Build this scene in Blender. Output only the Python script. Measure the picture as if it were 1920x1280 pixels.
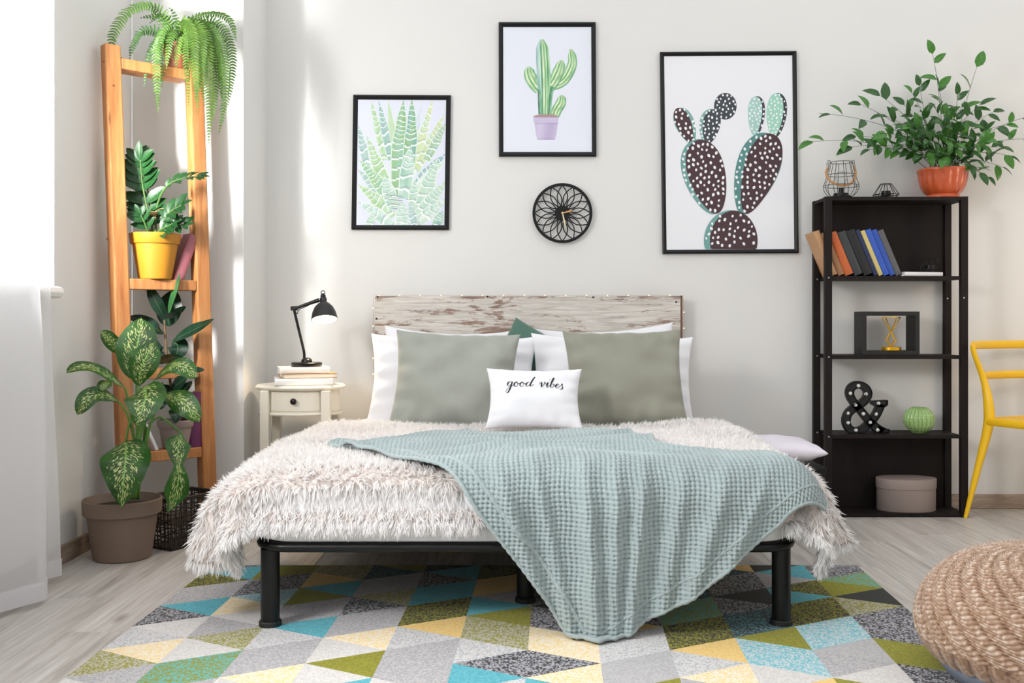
import bpy, bmesh, math, random
import numpy as np
from mathutils import Vector, Matrix, noise

for _o in list(bpy.data.objects):
    bpy.data.objects.remove(_o)
S = bpy.context.scene
COL = S.collection

# ------------------------------------------------------------ camera
FPX, CX, HY, CAMH = 1866.7, 965.0, 600.0, 0.96
cam = bpy.data.cameras.new('camera')
cam.sensor_width = 36.0
cam.lens = FPX / 1920 * 36.0
cam.shift_x = -5 / 1920
cam.shift_y = -40 / 1920
cam.clip_start = 0.05
camo = bpy.data.objects.new('camera', cam)
COL.objects.link(camo)
camo.location = (0, 0, CAMH)
camo.rotation_euler = (math.pi / 2, 0, 0)
S.camera = camo

# ------------------------------------------------------------ world and light
W = bpy.data.worlds.new('daylight')
S.world = W
W.use_nodes = True
W.node_tree.nodes['Background'].inputs[0].default_value = (0.97, 0.985, 1.0, 1)
W.node_tree.nodes['Background'].inputs[1].default_value = 1.22

def area_light(name, loc, target, size, size_y, energy, color):
    L = bpy.data.lights.new(name, 'AREA')
    L.shape = 'RECTANGLE'
    L.size, L.size_y, L.energy, L.color = size, size_y, energy, color
    o = bpy.data.objects.new(name, L)
    COL.objects.link(o)
    o.location = loc
    o.rotation_euler = (Vector(target) - Vector(loc)).to_track_quat('-Z', 'Y').to_euler()
    return o

# direct daylight falling in through the window in the left wall
area_light('window_daylight', (-2.10, 2.75, 1.85), (-1.70, 4.6, 1.72), 0.25, 0.5, 36, (1.0, 0.99, 0.97)).data.spread = math.radians(75)
area_light('window_daylight', (-2.5, 1.25, 2.25), (0.4, 2.9, 0.2), 0.6, 0.7, 92, (1.0, 0.99, 0.97)).data.spread = math.radians(85)
# unseen warm light, added out of view for the right wall's warm tint
_L = bpy.data.lights.new('added_warm_light', 'POINT'); _L.energy = 7; _L.color = (1, .78, .56); _L.shadow_soft_size = .12
_o = bpy.data.objects.new('added_warm_light', _L); COL.objects.link(_o); _o.location = (2.85, 4.1, 1.35)

S.view_settings.view_transform = 'Standard'
S.view_settings.look = 'None'
S.view_settings.gamma = 1.0
S.view_settings.use_curve_mapping = False
S.view_settings.exposure = 0.02

# ------------------------------------------------------------ helpers
R = random.Random(7)
def at(px, py, Y):
    return Vector(((px - CX) / FPX * Y, Y, CAMH - (py - HY) / FPX * Y))
def fl(px, py):
    Y = FPX * CAMH / (py - HY)
    return Vector(((px - CX) / FPX * Y, Y, 0))
def lin(c):
    if isinstance(c, str):
        c = [int(c[i:i + 2], 16) / 255 for i in (0, 2, 4)]
    return tuple(x / 12.92 if x <= .04045 else ((x + .055) / 1.055) ** 2.4 for x in c[:3]) + (1,)

MW = {}
class MB:
    def __init__(s):
        s.v, s.f, s.m, s.uv, s.c = [], [], [], {}, {}
    def add(s, verts, faces, m=0):
        b = len(s.v)
        s.v += [tuple(p) for p in verts]
        for q in faces:
            s.f.append([b + i for i in q]); s.m.append(m)
        return b
    def box(s, c, d, rot=None, m=0):
        c = Vector(c)
        P = [Vector((x * d[0] / 2, y * d[1] / 2, z * d[2] / 2)) for x in (-1, 1) for y in (-1, 1) for z in (-1, 1)]
        if rot is not None:
            P = [rot @ p for p in P]
        s.add([p + c for p in P], [(0, 1, 3, 2), (4, 6, 7, 5), (0, 4, 5, 1), (2, 3, 7, 6), (0, 2, 6, 4), (1, 5, 7, 3)], m)
        return s
    def grid(s, P, m=0, uv=False, close_u=False, close_v=False):
        n, k = len(P), len(P[0])
        b = len(s.v)
        for i in range(n):
            for j in range(k):
                s.v.append(tuple(P[i][j]))
                if uv:
                    s.uv[b + i * k + j] = (i / (n - 1), j / (k - 1))
        for i in range(n - (0 if close_u else 1)):
            for j in range(k - (0 if close_v else 1)):
                i2, j2 = (i + 1) % n, (j + 1) % k
                s.f.append([b + i * k + j, b + i * k + j2, b + i2 * k + j2, b + i2 * k + j]); s.m.append(m)
        return b
    def tube(s, pts, r, seg=8, closed=False, caps=True, m=0, flat=None, up=None):
        pts = [Vector(p) for p in pts]
        n = len(pts)
        rr = r if isinstance(r, (list, tuple)) else [r] * n
        rings, u = [], None
        for i, p in enumerate(pts):
            if closed:
                t = pts[(i + 1) % n] - pts[i - 1]
            else:
                t = pts[min(i + 1, n - 1)] - pts[max(i - 1, 0)]
            if t.length < 1e-9: t = Vector((0, 0, 1))
            t.normalize()
            if up is not None:
                u = Vector(up)
            elif u is None:
                u = Vector((0, 0, 1)) if abs(t.z) < .9 else Vector((1, 0, 0))
            u = (u - t * u.dot(t))
            if u.length < 1e-6: u = t.orthogonal()
            u.normalize()
            w = t.cross(u)
            fx, fy = flat or (1, 1)
            rings.append([p + (u * math.cos(a) * fx + w * math.sin(a) * fy) * rr[i] for a in [2 * math.pi * k / seg for k in range(seg)]])
        b = s.grid(rings, m, close_u=closed, close_v=True)
        if caps and not closed:
            s.f.append([b + k for k in range(seg)]); s.m.append(m)
            s.f.append([b + (n - 1) * seg + k for k in reversed(range(seg))]); s.m.append(m)
        return s
    def lathe(s, prof, c=(0, 0, 0), seg=40, m=0, mat=None, rad=None, ex=1, ey=1):
        c = Vector(c)
        rows = []
        for (r, z) in prof:
            row = []
            for k in range(seg):
                a = 2 * math.pi * k / seg
                q = r * (rad(a, z) if rad else 1)
                p = Vector((q * math.cos(a) * ex, q * math.sin(a) * ey, z))
                if mat is not None: p = mat @ p
                row.append(p + c)
            rows.append(row)
        s.grid(rows, m, close_v=True)
        return s
    def prism(s, poly, d, m=0):
        n = len(poly)
        P = [Vector(p) for p in poly]; D = Vector(d)
        s.add(P + [p + D for p in P], [list(range(n))[::-1], list(range(n, 2 * n))] + [(i, (i + 1) % n, n + (i + 1) % n, n + i) for i in range(n)], m)
        return s
    def sphere(s, c, r, n=10, k=14, m=0, sc=(1, 1, 1)):
        s.lathe([(r * math.sin(math.pi * i / n) * sc[0] + 1e-6, -r * math.cos(math.pi * i / n) * sc[2]) for i in range(n + 1)], c, k, m)
        return s
    def build(s, name, mats, parent=None, smooth=None, world=True, bevel=0, origin=None, weld=False):
        me = bpy.data.meshes.new(name)
        V = s.v
        if parent is not None and world:
            inv = MW[parent].inverted()
            V = [tuple(inv @ Vector(p)) for p in V]
        elif parent is None and origin is not None:
            V = [tuple(Vector(p) - Vector(origin)) for p in V]
        me.from_pydata(V, [], s.f)
        if not isinstance(mats, (list, tuple)): mats = [mats]
        for q in mats: me.materials.append(q)
        if len(mats) > 1: me.polygons.foreach_set('material_index', s.m)
        if s.uv:
            L = me.uv_layers.new(name='UVMap')
            idx = [l.vertex_index for l in me.loops]
            L.data.foreach_set('uv', [x for i in idx for x in s.uv.get(i, (0, 0))])
        if s.c:
            A = me.color_attributes.new('Col', 'FLOAT_COLOR', 'POINT')
            A.data.foreach_set('color', [x for i in range(len(V)) for x in s.c.get(i, (1, 1, 1, 1))])
        if weld:
            bm = bmesh.new(); bm.from_mesh(me)
            bmesh.ops.remove_doubles(bm, verts=bm.verts, dist=1e-5)
            bm.to_mesh(me); bm.free()
        me.validate()
        me.update()
        if not s.uv and not s.c and len(s.f) < 60000:
            bm = bmesh.new(); bm.from_mesh(me)
            bmesh.ops.recalc_face_normals(bm, faces=bm.faces)
            bm.to_mesh(me); bm.free()
        if smooth is not None:
            me.shade_smooth()
            if smooth < 180: me.set_sharp_from_angle(angle=math.radians(smooth))
        return link(name, me, parent, bevel, origin)

def link(name, me, parent=None, bevel=0, origin=None):
    o = bpy.data.objects.new(name, me)
    COL.objects.link(o)
    if parent is not None:
        o.parent = parent
        MW[o] = MW[parent]
    else:
        if origin is not None: o.location = origin
        MW[o] = Matrix.Translation(Vector(origin or (0, 0, 0)))
    if bevel:
        b = o.modifiers.new('edge', 'BEVEL'); b.width = bevel; b.segments = 2; b.limit_method = 'ANGLE'; b.angle_limit = .6
    return o
def np_mesh(name, V, F, mats, parent=None, origin=None, smooth=True, attr=None):
    V = np.asarray(V, float)
    if parent is not None:
        V = V - np.array(MW[parent].translation)
    elif origin is not None:
        V = V - np.array(origin)
    F = np.asarray(F, np.int32)
    me = bpy.data.meshes.new(name)
    me.vertices.add(len(V)); me.vertices.foreach_set('co', V.astype(np.float32).ravel())
    k = F.shape[1]
    me.loops.add(F.size); me.loops.foreach_set('vertex_index', F.ravel())
    me.polygons.add(len(F)); me.polygons.foreach_set('loop_start', np.arange(0, F.size, k, dtype=np.int32))
    me.update(calc_edges=True)
    me.validate()
    for q in (mats if isinstance(mats, (list, tuple)) else [mats]): me.materials.append(q)
    if attr is not None:
        for nm, arr in attr.items():
            a = me.attributes.new(nm, 'FLOAT', 'POINT'); a.data.foreach_set('value', np.asarray(arr, np.float32))
    if smooth: me.shade_smooth()
    return link(name, me, parent, 0, origin)
def tag(o, label, cat=None, group=None, kind=None):
    if label: o['label'] = label
    if cat: o['category'] = cat
    if group: o['group'] = group
    if kind: o['kind'] = kind
    return o
def thing(name, label, cat, loc=(0, 0, 0), rot=None, group=None):
    o = bpy.data.objects.new(name, None)
    COL.objects.link(o)
    o.empty_display_size = .05
    M = Matrix.Translation(Vector(loc))
    if rot is not None:
        M = M @ rot.to_4x4()
    o.location = loc
    if rot is not None: o.rotation_euler = rot.to_3x3().to_euler()
    MW[o] = M
    return tag(o, label, cat, group)
def RX(a): return Matrix.Rotation(math.radians(a), 3, 'X')
def RY(a): return Matrix.Rotation(math.radians(a), 3, 'Y')
def RZ(a): return Matrix.Rotation(math.radians(a), 3, 'Z')
def catmull(P, n=8, closed=False):
    P = [Vector(p) for p in P]
    out = []
    N = len(P)
    for i in range(N if closed else N - 1):
        if closed:
            a, b, c, d = P[i - 1], P[i], P[(i + 1) % N], P[(i + 2) % N]
        else:
            a, b, c, d = P[max(i - 1, 0)], P[i], P[i + 1], P[min(i + 2, N - 1)]
        for k in range(n):
            t = k / n
            out.append(.5 * ((2 * b) + (c - a) * t + (2 * a - 5 * b + 4 * c - d) * t * t + (3 * b - a - 3 * c + d) * t ** 3))
    if not closed: out.append(P[-1])
    return out
def bez(P, n):
    P = [Vector(p) for p in P]
    out = []
    for k in range(n + 1):
        t = k / n
        Q = P
        while len(Q) > 1:
            Q = [Q[i].lerp(Q[i + 1], t) for i in range(len(Q) - 1)]
        out.append(Q[0])
    return out

# ------------------------------------------------------------ materials
MATS = {}
def mat(name, color, rough=.5, metal=0, bump=0, bscale=200, var=0, vscale=5, spec=None, coat=0, sheen=0, emit=None, estr=1, stretch=None):
    m = bpy.data.materials.new(name)
    m.use_nodes = True
    nt = m.node_tree
    p = nt.nodes['Principled BSDF']
    col = lin(color)
    p.inputs['Base Color'].default_value = col
    p.inputs['Roughness'].default_value = rough
    p.inputs['Metallic'].default_value = metal
    if spec is not None: p.inputs['Specular IOR Level'].default_value = spec
    if coat: p.inputs['Coat Weight'].default_value = coat; p.inputs['Coat Roughness'].default_value = .15
    if sheen: p.inputs['Sheen Weight'].default_value = sheen; p.inputs['Sheen Roughness'].default_value = .5
    if emit is not None:
        p.inputs['Emission Color'].default_value = lin(emit); p.inputs['Emission Strength'].default_value = estr
    tc = nt.nodes.new('ShaderNodeTexCoord')
    src = tc.outputs['Object']
    if stretch:
        mp = nt.nodes.new('ShaderNodeMapping'); mp.inputs['Scale'].default_value = stretch
        nt.links.new(src, mp.inputs[0]); src = mp.outputs[0]
    if var:
        n = nt.nodes.new('ShaderNodeTexNoise'); n.inputs['Scale'].default_value = vscale; n.inputs['Detail'].default_value = 6
        nt.links.new(src, n.inputs['Vector'])
        r = nt.nodes.new('ShaderNodeValToRGB')
        r.color_ramp.elements[0].position = .3; r.color_ramp.elements[1].position = .7
        r.color_ramp.elements[0].color = tuple(c * (1 - var) for c in col[:3]) + (1,)
        r.color_ramp.elements[1].color = tuple(min(1, c * (1 + var)) for c in col[:3]) + (1,)
        nt.links.new(n.outputs[0], r.inputs[0]); nt.links.new(r.outputs[0], p.inputs['Base Color'])
    if bump:
        n2 = nt.nodes.new('ShaderNodeTexNoise'); n2.inputs['Scale'].default_value = bscale; n2.inputs['Detail'].default_value = 4
        nt.links.new(src, n2.inputs['Vector'])
        b = nt.nodes.new('ShaderNodeBump'); b.inputs['Strength'].default_value = bump; b.inputs['Distance'].default_value = .004
        nt.links.new(n2.outputs[0], b.inputs['Height']); nt.links.new(b.outputs[0], p.inputs['Normal'])
    MATS[name] = m
    return m
def nodes(m):
    return m.node_tree, m.node_tree.nodes['Principled BSDF']
def N(nt, kind, **kw):
    n = nt.nodes.new('ShaderNode' + kind)
    for k, v in kw.items():
        if k in n.inputs: n.inputs[k].default_value = v
        else: setattr(n, k, v)
    return n
def ramp(nt, src, stops, interp='LINEAR'):
    r = nt.nodes.new('ShaderNodeValToRGB')
    e = r.color_ramp.elements
    while len(e) < len(stops): e.new(.5)
    for q, (pos, c) in zip(e, stops):
        q.position = pos; q.color = lin(c) if not isinstance(c, float) else (c, c, c, 1)
    r.color_ramp.interpolation = interp
    nt.links.new(src, r.inputs[0])
    return r.outputs[0]
def coords(nt, scale=(1, 1, 1), what='Object', rnd=False, loc=(0, 0, 0)):
    tc = nt.nodes.new('ShaderNodeTexCoord')
    mp = nt.nodes.new('ShaderNodeMapping'); mp.inputs['Scale'].default_value = scale; mp.inputs['Location'].default_value = loc
    src = tc.outputs[what]
    if rnd:
        oi = nt.nodes.new('ShaderNodeObjectInfo')
        mul = N(nt, 'VectorMath', operation='SCALE'); mul.inputs[0].default_value = (13.7, 31.1, 7.3)
        nt.links.new(oi.outputs['Random'], mul.inputs['Scale'])
        ad = N(nt, 'VectorMath', operation='ADD')
        nt.links.new(src, ad.inputs[0]); nt.links.new(mul.outputs[0], ad.inputs[1]); src = ad.outputs[0]
    nt.links.new(src, mp.inputs[0])
    return mp.outputs[0]
def wood(name, c1, c2, c3, scale, stretch, rough=.5, knots=False, rnd=True, bump=.15):
    m = mat(name, c1, rough)
    nt, p = nodes(m)
    v = coords(nt, stretch, rnd=rnd)
    n = N(nt, 'TexNoise', Scale=scale, Detail=8, Roughness=.65, Distortion=.6)
    nt.links.new(v, n.inputs['Vector'])
    c = ramp(nt, n.outputs[0], [(.3, c1), (.52, c2), (.72, c3)])
    nt.links.new(c, p.inputs['Base Color'])
    if knots:
        v2 = coords(nt, tuple(x * .5 + .5 for x in stretch), rnd=rnd)
        vo = N(nt, 'TexVoronoi', Scale=knots)
        nt.links.new(v2, vo.inputs['Vector'])
        k = ramp(nt, vo.outputs['Distance'], [(.04, 1.0), (.12, 0.0)])
        mx = N(nt, 'Mix', data_type='RGBA')
        nt.links.new(k, mx.inputs['Factor']); nt.links.new(c, mx.inputs['A'])
        mx.inputs['B'].default_value = tuple(x * .45 for x in lin(c1)[:3]) + (1,)
        nt.links.new(mx.outputs['Result'], p.inputs['Base Color'])
    b = N(nt, 'Bump', Strength=bump, Distance=.003)
    nt.links.new(n.outputs[0], b.inputs['Height']); nt.links.new(b.outputs[0], p.inputs['Normal'])
    return m
def leafmat(name, c_dark, c_light, rough=.35, spots=None, rib='9CB86A', ribw=.03, trans=.25, rim=None):
    """leaf colour by its own UV: length along u, width along v"""
    m = mat(name, c_dark, rough)
    nt, p = nodes(m)
    uv = nt.nodes.new('ShaderNodeTexCoord').outputs['UV']
    sp = N(nt, 'SeparateXYZ'); nt.links.new(uv, sp.inputs[0])
    v = N(nt, 'MapRange'); v.inputs[3].default_value = -1; v.inputs[4].default_value = 1
    nt.links.new(sp.outputs[1], v.inputs[0])
    a = N(nt, 'Math', operation='ABSOLUTE'); nt.links.new(v.outputs[0], a.inputs[0])
    co = coords(nt, (1, 1, 1), rnd=True)
    n = N(nt, 'TexNoise', Scale=14, Detail=3); nt.links.new(co, n.inputs['Vector'])
    base = ramp(nt, n.outputs[0], [(.3, c_dark), (.7, c_light)])
    if spots:
        # flecks lie along the side veins, thinning out towards the leaf's rim
        sv = N(nt, 'Mapping'); sv.inputs['Scale'].default_value = (26, 9, 1)
        sk = N(nt, 'VectorMath', operation='ADD')
        cmb = N(nt, 'CombineXYZ'); mu = N(nt, 'Math', operation='MULTIPLY'); mu.inputs[1].default_value = -.28
        nt.links.new(a.outputs[0], mu.inputs[0]); nt.links.new(mu.outputs[0], cmb.inputs[0])
        nt.links.new(uv, sk.inputs[0]); nt.links.new(cmb.outputs[0], sk.inputs[1]); nt.links.new(sk.outputs[0], sv.inputs[0])
        oi = N(nt, 'ObjectInfo'); off = N(nt, 'VectorMath', operation='ADD')
        nt.links.new(sv.outputs[0], off.inputs[0]); nt.links.new(oi.outputs['Random'], off.inputs[1])
        n2 = N(nt, 'TexNoise', Scale=1.25, Detail=2.5, Roughness=.6); nt.links.new(off.outputs[0], n2.inputs['Vector'])
        fall = N(nt, 'MapRange'); fall.inputs[1].default_value = .45; fall.inputs[2].default_value = .95; fall.inputs[3].default_value = 0; fall.inputs[4].default_value = .2
        nt.links.new(a.outputs[0], fall.inputs[0])
        sb = N(nt, 'Math', operation='SUBTRACT'); nt.links.new(n2.outputs[0], sb.inputs[0]); nt.links.new(fall.outputs[0], sb.inputs[1])
        k = ramp(nt, sb.outputs[0], [(.535, 0.0), (.575, 1.0)])
        mx = N(nt, 'Mix', data_type='RGBA'); nt.links.new(k, mx.inputs['Factor']); nt.links.new(base, mx.inputs['A'])
        mx.inputs['B'].default_value = lin(spots); base = mx.outputs['Result']
    kr = ramp(nt, a.outputs[0], [(ribw * .5, 1.0), (ribw * 1.4, 0.0)])
    mx = N(nt, 'Mix', data_type='RGBA'); nt.links.new(kr, mx.inputs['Factor']); nt.links.new(base, mx.inputs['A'])
    mx.inputs['B'].default_value = lin(rib); base = mx.outputs['Result']
    nt.links.new(base, p.inputs['Base Color'])
    tr = N(nt, 'BsdfTranslucent'); nt.links.new(base, tr.inputs[0])
    ms = N(nt, 'MixShader'); ms.inputs[0].default_value = trans
    out = nt.nodes['Material Output']
    nt.links.new(p.outputs[0], ms.inputs[1]); nt.links.new(tr.outputs[0], ms.inputs[2]); nt.links.new(ms.outputs[0], out.inputs[0])
    return m
def vcol(name, rough=.6):
    m = mat(name, 'FFFFFF', rough)
    nt, p = nodes(m)
    a = N(nt, 'Attribute'); a.attribute_name = 'Col'
    nt.links.new(a.outputs['Color'], p.inputs['Base Color'])
    return m

M_wall = mat('wall_paint', 'E0DFDC', .9, bump=.05, bscale=300)
M_white = mat('white_paint', 'F0EFEC', .45)
M_black = mat('black_lacquer', '0E0F10', .45, bump=.02, spec=.3)
M_blackm = mat('black_metal', '0C0D0E', .36, bump=.03, bscale=500, spec=.35)
M_pine = wood('pine', '9C5E34', 'B67A46', 'CB9664', 3.2, (9, 9, .8), .5, knots=3.0, rnd=True)
# ============================================================ the room
YW, YC, XL, XC = 5.077, 4.655, -1.79, -1.267      # back wall, corner pier front, left wall, pier's side
XR, ZC, YN = 3.1, 2.78, -2.0
def struct(o, label=None):
    o['kind'] = 'structure'
    if label: o['label'] = label
    return o
b = MB(); b.box(((XC + XR) / 2, YW + .06, ZC / 2), (XR - XC + .1, .12, ZC)); struct(b.build('wall_back', M_wall), 'plain off-white wall behind the bed')
b = MB(); b.box(((XL + XC) / 2, (YC + YW + .1) / 2, ZC / 2), (XC - XL, YW + .1 - YC, ZC)); struct(b.build('wall_corner', M_wall, bevel=.004), 'boxed-out wall pier filling the corner behind the plant ladder')
b = MB(); b.box((XR + .06, (YN + YW) / 2, ZC / 2), (.12, YW - YN + .1, ZC)); struct(b.build('wall_right', M_wall), 'off-white wall beyond the yellow chair')
b = MB(); b.box(((XL + XR) / 2, YN - .06, ZC / 2), (XR - XL, .12, ZC)); struct(b.build('wall_front', M_wall), 'off-white wall facing the bed')
# left wall with the window opening
WY0, WY1, WZ0, WZ1 = 0.40, 3.87, 1.07, 2.62
b = MB()
b.box((XL - .13, (YN + WY0) / 2, ZC / 2), (.26, WY0 - YN, ZC))
b.box((XL - .13, (WY1 + YC) / 2, ZC / 2), (.26, YC - WY1, ZC))
b.box((XL - .13, (WY0 + WY1) / 2, WZ0 / 2), (.26, WY1 - WY0, WZ0))
b.box((XL - .13, (WY0 + WY1) / 2, (WZ1 + ZC) / 2), (.26, WY1 - WY0, ZC - WZ1))
struct(b.build('wall_left', M_wall), 'off-white side wall with the curtained window')
# window: frame, mullion, glass, sill
wn = bpy.data.objects.new('window_1', None); COL.objects.link(wn); wn.location = (XL - .18, 2.1, WZ0); MW[wn] = Matrix.Translation(wn.location)
struct(wn, 'white window behind the sheer curtain')
def wbar(nm, c, d):
    b = MB(); b.box(c, d); return b.build(nm, M_white, wn, bevel=.004)
xf = XL - .18
wbar('window_frame', (xf, WY0 + .03, (WZ0 + WZ1) / 2), (.06, .06, WZ1 - WZ0)); wbar('window_frame', (xf, WY1 - .03, (WZ0 + WZ1) / 2), (.06, .06, WZ1 - WZ0))
wbar('window_frame', (xf, (WY0 + WY1) / 2, WZ0 + .03), (.06, WY1 - WY0 - .12, .06)); wbar('window_frame', (xf, (WY0 + WY1) / 2, WZ1 - .03), (.06, WY1 - WY0 - .12, .06))
wbar('window_mullion', (xf, 2.15, (WZ0 + WZ1) / 2), (.06, .05, WZ1 - WZ0 - .12))
M_glass = bpy.data.materials.new('window_glass'); M_glass.use_nodes = True
nt = M_glass.node_tree; nt.nodes.remove(nt.nodes['Principled BSDF'])
g1 = N(nt, 'BsdfTransparent'); g2 = N(nt, 'BsdfGlossy', Roughness=.02); gm = N(nt, 'MixShader'); gm.inputs[0].default_value = .06
nt.links.new(g1.outputs[0], gm.inputs[1]); nt.links.new(g2.outputs[0], gm.inputs[2]); nt.links.new(gm.outputs[0], nt.nodes['Material Output'].inputs[0])
for y0, y1 in ((WY0 + .06, 2.125), (2.175, WY1 - .06)):
    b = MB(); b.box((xf, (y0 + y1) / 2, (WZ0 + WZ1) / 2), (.006, y1 - y0, WZ1 - WZ0 - .12)); b.build('window_pane', M_glass, wn)
b = MB(); b.box((XL - .03, (WY0 + 3.82) / 2, WZ0 - .004), (.2, 3.82 - WY0, .045)); b.build('window_sill', M_white, wn, bevel=.02)

# floor of laminate planks
M_sub = mat('subfloor', '6E665D', .9, var=.1)
b = MB(); b.box(((XL + XR) / 2, (YN + YW) / 2, -.03), (XR - XL + .5, YW - YN + .2, .03)); fo = struct(b.build('floor', M_sub), 'pale grey-brown wood laminate floor')
M_lam = mat('laminate', 'C4BAB0', .36)
nt, p = nodes(M_lam)
v = coords(nt, (7, .55, 7), rnd=True)
n1 = N(nt, 'TexNoise', Scale=2.2, Detail=9, Roughness=.68, Distortion=.9); nt.links.new(v, n1.inputs['Vector'])
c1 = ramp(nt, n1.outputs[0], [(.28, 'ADA6A0'), (.48, 'D0CBC6'), (.75, 'E2DEDA')])
v3 = coords(nt, (38, 1.1, 38), rnd=True)
n3 = N(nt, 'TexNoise', Scale=3, Detail=5); nt.links.new(v3, n3.inputs['Vector'])
k3 = ramp(nt, n3.outputs[0], [(.35, 'C2BAB2'), (.65, 'FFFFFF')])
mx = N(nt, 'Mix', data_type='RGBA', blend_type='MULTIPLY'); mx.inputs['Factor'].default_value = .5
nt.links.new(c1, mx.inputs['A']); nt.links.new(k3, mx.inputs['B'])
v2 = coords(nt, (4.0, 1.3, 1), rnd=True)
vo = N(nt, 'TexVoronoi', Scale=1.0, Randomness=1.0); nt.links.new(v2, vo.inputs['Vector'])
kk = ramp(nt, vo.outputs['Distance'], [(.0, .75), (.035, .5), (.09, 0.0)])
mx2 = N(nt, 'Mix', data_type='RGBA'); nt.links.new(kk, mx2.inputs['Factor']); nt.links.new(mx.outputs['Result'], mx2.inputs['A']); mx2.inputs['B'].default_value = lin('6A5C50')
oi = N(nt, 'ObjectInfo'); hs = N(nt, 'HueSaturation'); mr = N(nt, 'MapRange'); mr.inputs[3].default_value = .9; mr.inputs[4].default_value = 1.07
nt.links.new(oi.outputs['Random'], mr.inputs[0]); nt.links.new(mr.outputs[0], hs.inputs['Value']); nt.links.new(mx2.outputs['Result'], hs.inputs['Color'])
nt.links.new(hs.outputs[0], p.inputs['Base Color'])
bp = N(nt, 'Bump', Strength=.12, Distance=.002); nt.links.new(n3.outputs[0], bp.inputs['Height']); nt.links.new(bp.outputs[0], p.inputs['Normal'])
PW = .2
def plank_mesh(L):
    w, t, c = PW / 2 - .0006, .0149, .0012
    l = L / 2 - .0006
    b = MB()
    b.add([(-w, -l, -t), (w, -l, -t), (w, l, -t), (-w, l, -t), (-w, -l, -c), (w, -l, -c), (w, l, -c), (-w, l, -c), (-w + c, -l + c, 0), (w - c, -l + c, 0), (w - c, l - c, 0), (-w + c, l - c, 0)],
          [(0, 1, 5, 4), (1, 2, 6, 5), (2, 3, 7, 6), (3, 0, 4, 7), (4, 5, 9, 8), (5, 6, 10, 9), (6, 7, 11, 10), (7, 4, 8, 11), (8, 9, 10, 11)])
    me = bpy.data.meshes.new('plank'); me.from_pydata(b.v, [], b.f); me.materials.append(M_lam); me.update()
    return me
PM = {}
joints = {-1: 3.446, 0: 3.068, 1: 4.2, 14: 4.318, 15: 3.5, 16: 4.45}
i = -2
while True:
    x = -1.384 + PW * i + PW / 2
    if x - PW / 2 > XR: break
    j0 = joints.get(i, 2.3 + R.random() * 1.29)
    y = j0
    while y > YN: y -= 1.29
    while y < YW:
        a, c = max(y, YN), min(y + 1.29, YW)
        L = round(c - a, 3)
        if L > .02:
            if L not in PM: PM[L] = plank_mesh(L)
            o = bpy.data.objects.new('plank', PM[L]); COL.objects.link(o); o.parent = fo; o.location = (x, (a + c) / 2, 0); MW[o] = MW[fo]
        y += 1.29
    i += 1
# skirting
M_skirt = wood('skirting_wood', '85705F', 'A69383', 'BFB0A1', 2.5, (1.2, 1.2, 9), .5, rnd=False)
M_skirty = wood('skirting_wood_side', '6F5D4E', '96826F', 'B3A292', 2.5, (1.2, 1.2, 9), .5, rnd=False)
def skirt(nm, c, d, m, lab):
    b = MB(); b.box(c, d); struct(b.build(nm, m, bevel=.005), lab)
skirt('baseboard_back', ((XC + XR) / 2, YW - .008, .037), (XR - XC, .016, .074), M_skirt, 'wood-look baseboard along the wall behind the bed')
skirt('baseboard_left', (XL + .008, (YN + YC) / 2, .037), (.016, YC - YN, .074), M_skirty, 'wood-look baseboard along the window wall')
skirt('baseboard_corner', ((XL + XC) / 2 + .008, YC - .008, .037), (XC - XL - .016, .016, .074), M_skirt, 'wood-look baseboard on the corner pier')

# ============================================================ sheer curtain
M_sheer = bpy.data.materials.new('sheer_voile'); M_sheer.use_nodes = True
nt = M_sheer.node_tree; nt.nodes.remove(nt.nodes['Principled BSDF'])
d1 = N(nt, 'BsdfDiffuse', Color=(.9, .9, .92, 1)); d2 = N(nt, 'BsdfTranslucent', Color=(.93, .93, .95, 1)); d3 = N(nt, 'BsdfTransparent')
m1 = N(nt, 'MixShader'); m1.inputs[0].default_value = .55; m2 = N(nt, 'MixShader'); m2.inputs[0].default_value = .2
nt.links.new(d1.outputs[0], m1.inputs[1]); nt.links.new(d2.outputs[0], m1.inputs[2]); nt.links.new(m1.outputs[0], m2.inputs[1]); nt.links.new(d3.outputs[0], m2.inputs[2])
nt.links.new(m2.outputs[0], nt.nodes['Material Output'].inputs[0])
cu = thing('curtain', 'long white sheer curtain hanging in soft folds over the window', 'curtain', (-1.66, 3.2, .03))
plan = catmull([(-1.675, 3.655, 0), (-1.70, 3.60, 0), (-1.68, 3.50, 0), (-1.60, 3.41, 0), (-1.572, 3.345, 0), (-1.62, 3.25, 0), (-1.66, 3.17, 0), (-1.68, 3.08, 0), (-1.61, 2.98, 0), (-1.64, 2.84, 0), (-1.70, 2.72, 0), (-1.62, 2.6, 0), (-1.70, 2.42, 0), (-1.61, 2.28, 0), (-1.70, 2.1, 0), (-1.63, 1.95, 0), (-1.7, 1.8, 0), (-1.62, 1.65, 0), (-1.7, 1.5, 0), (-1.62, 1.36, 0), (-1.7, 1.2, 0), (-1.62, 1.06, 0), (-1.7, .9, 0), (-1.62, .76, 0), (-1.7, .6, 0), (-1.62, .46, 0), (-1.7, .3, 0)], 8)
zs = [.022, .06, .085] + [.12 + 2.6 * k / 26 for k in range(27)]
def cpt(p, z):
    k = z / 2.7
    x = -1.70 + (p.x + 1.70) * (1 - .5 * k) - .035 * k + .008 * math.sin(3 * z + 9 * p.y)
    return Vector((x, p.y + .006 * math.sin(5 * z + p.y * 7), z))
b = MB(); b.grid([[cpt(p, z) for p in plan] for z in zs]); b.build('drape', M_sheer, cu, smooth=180)
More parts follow.
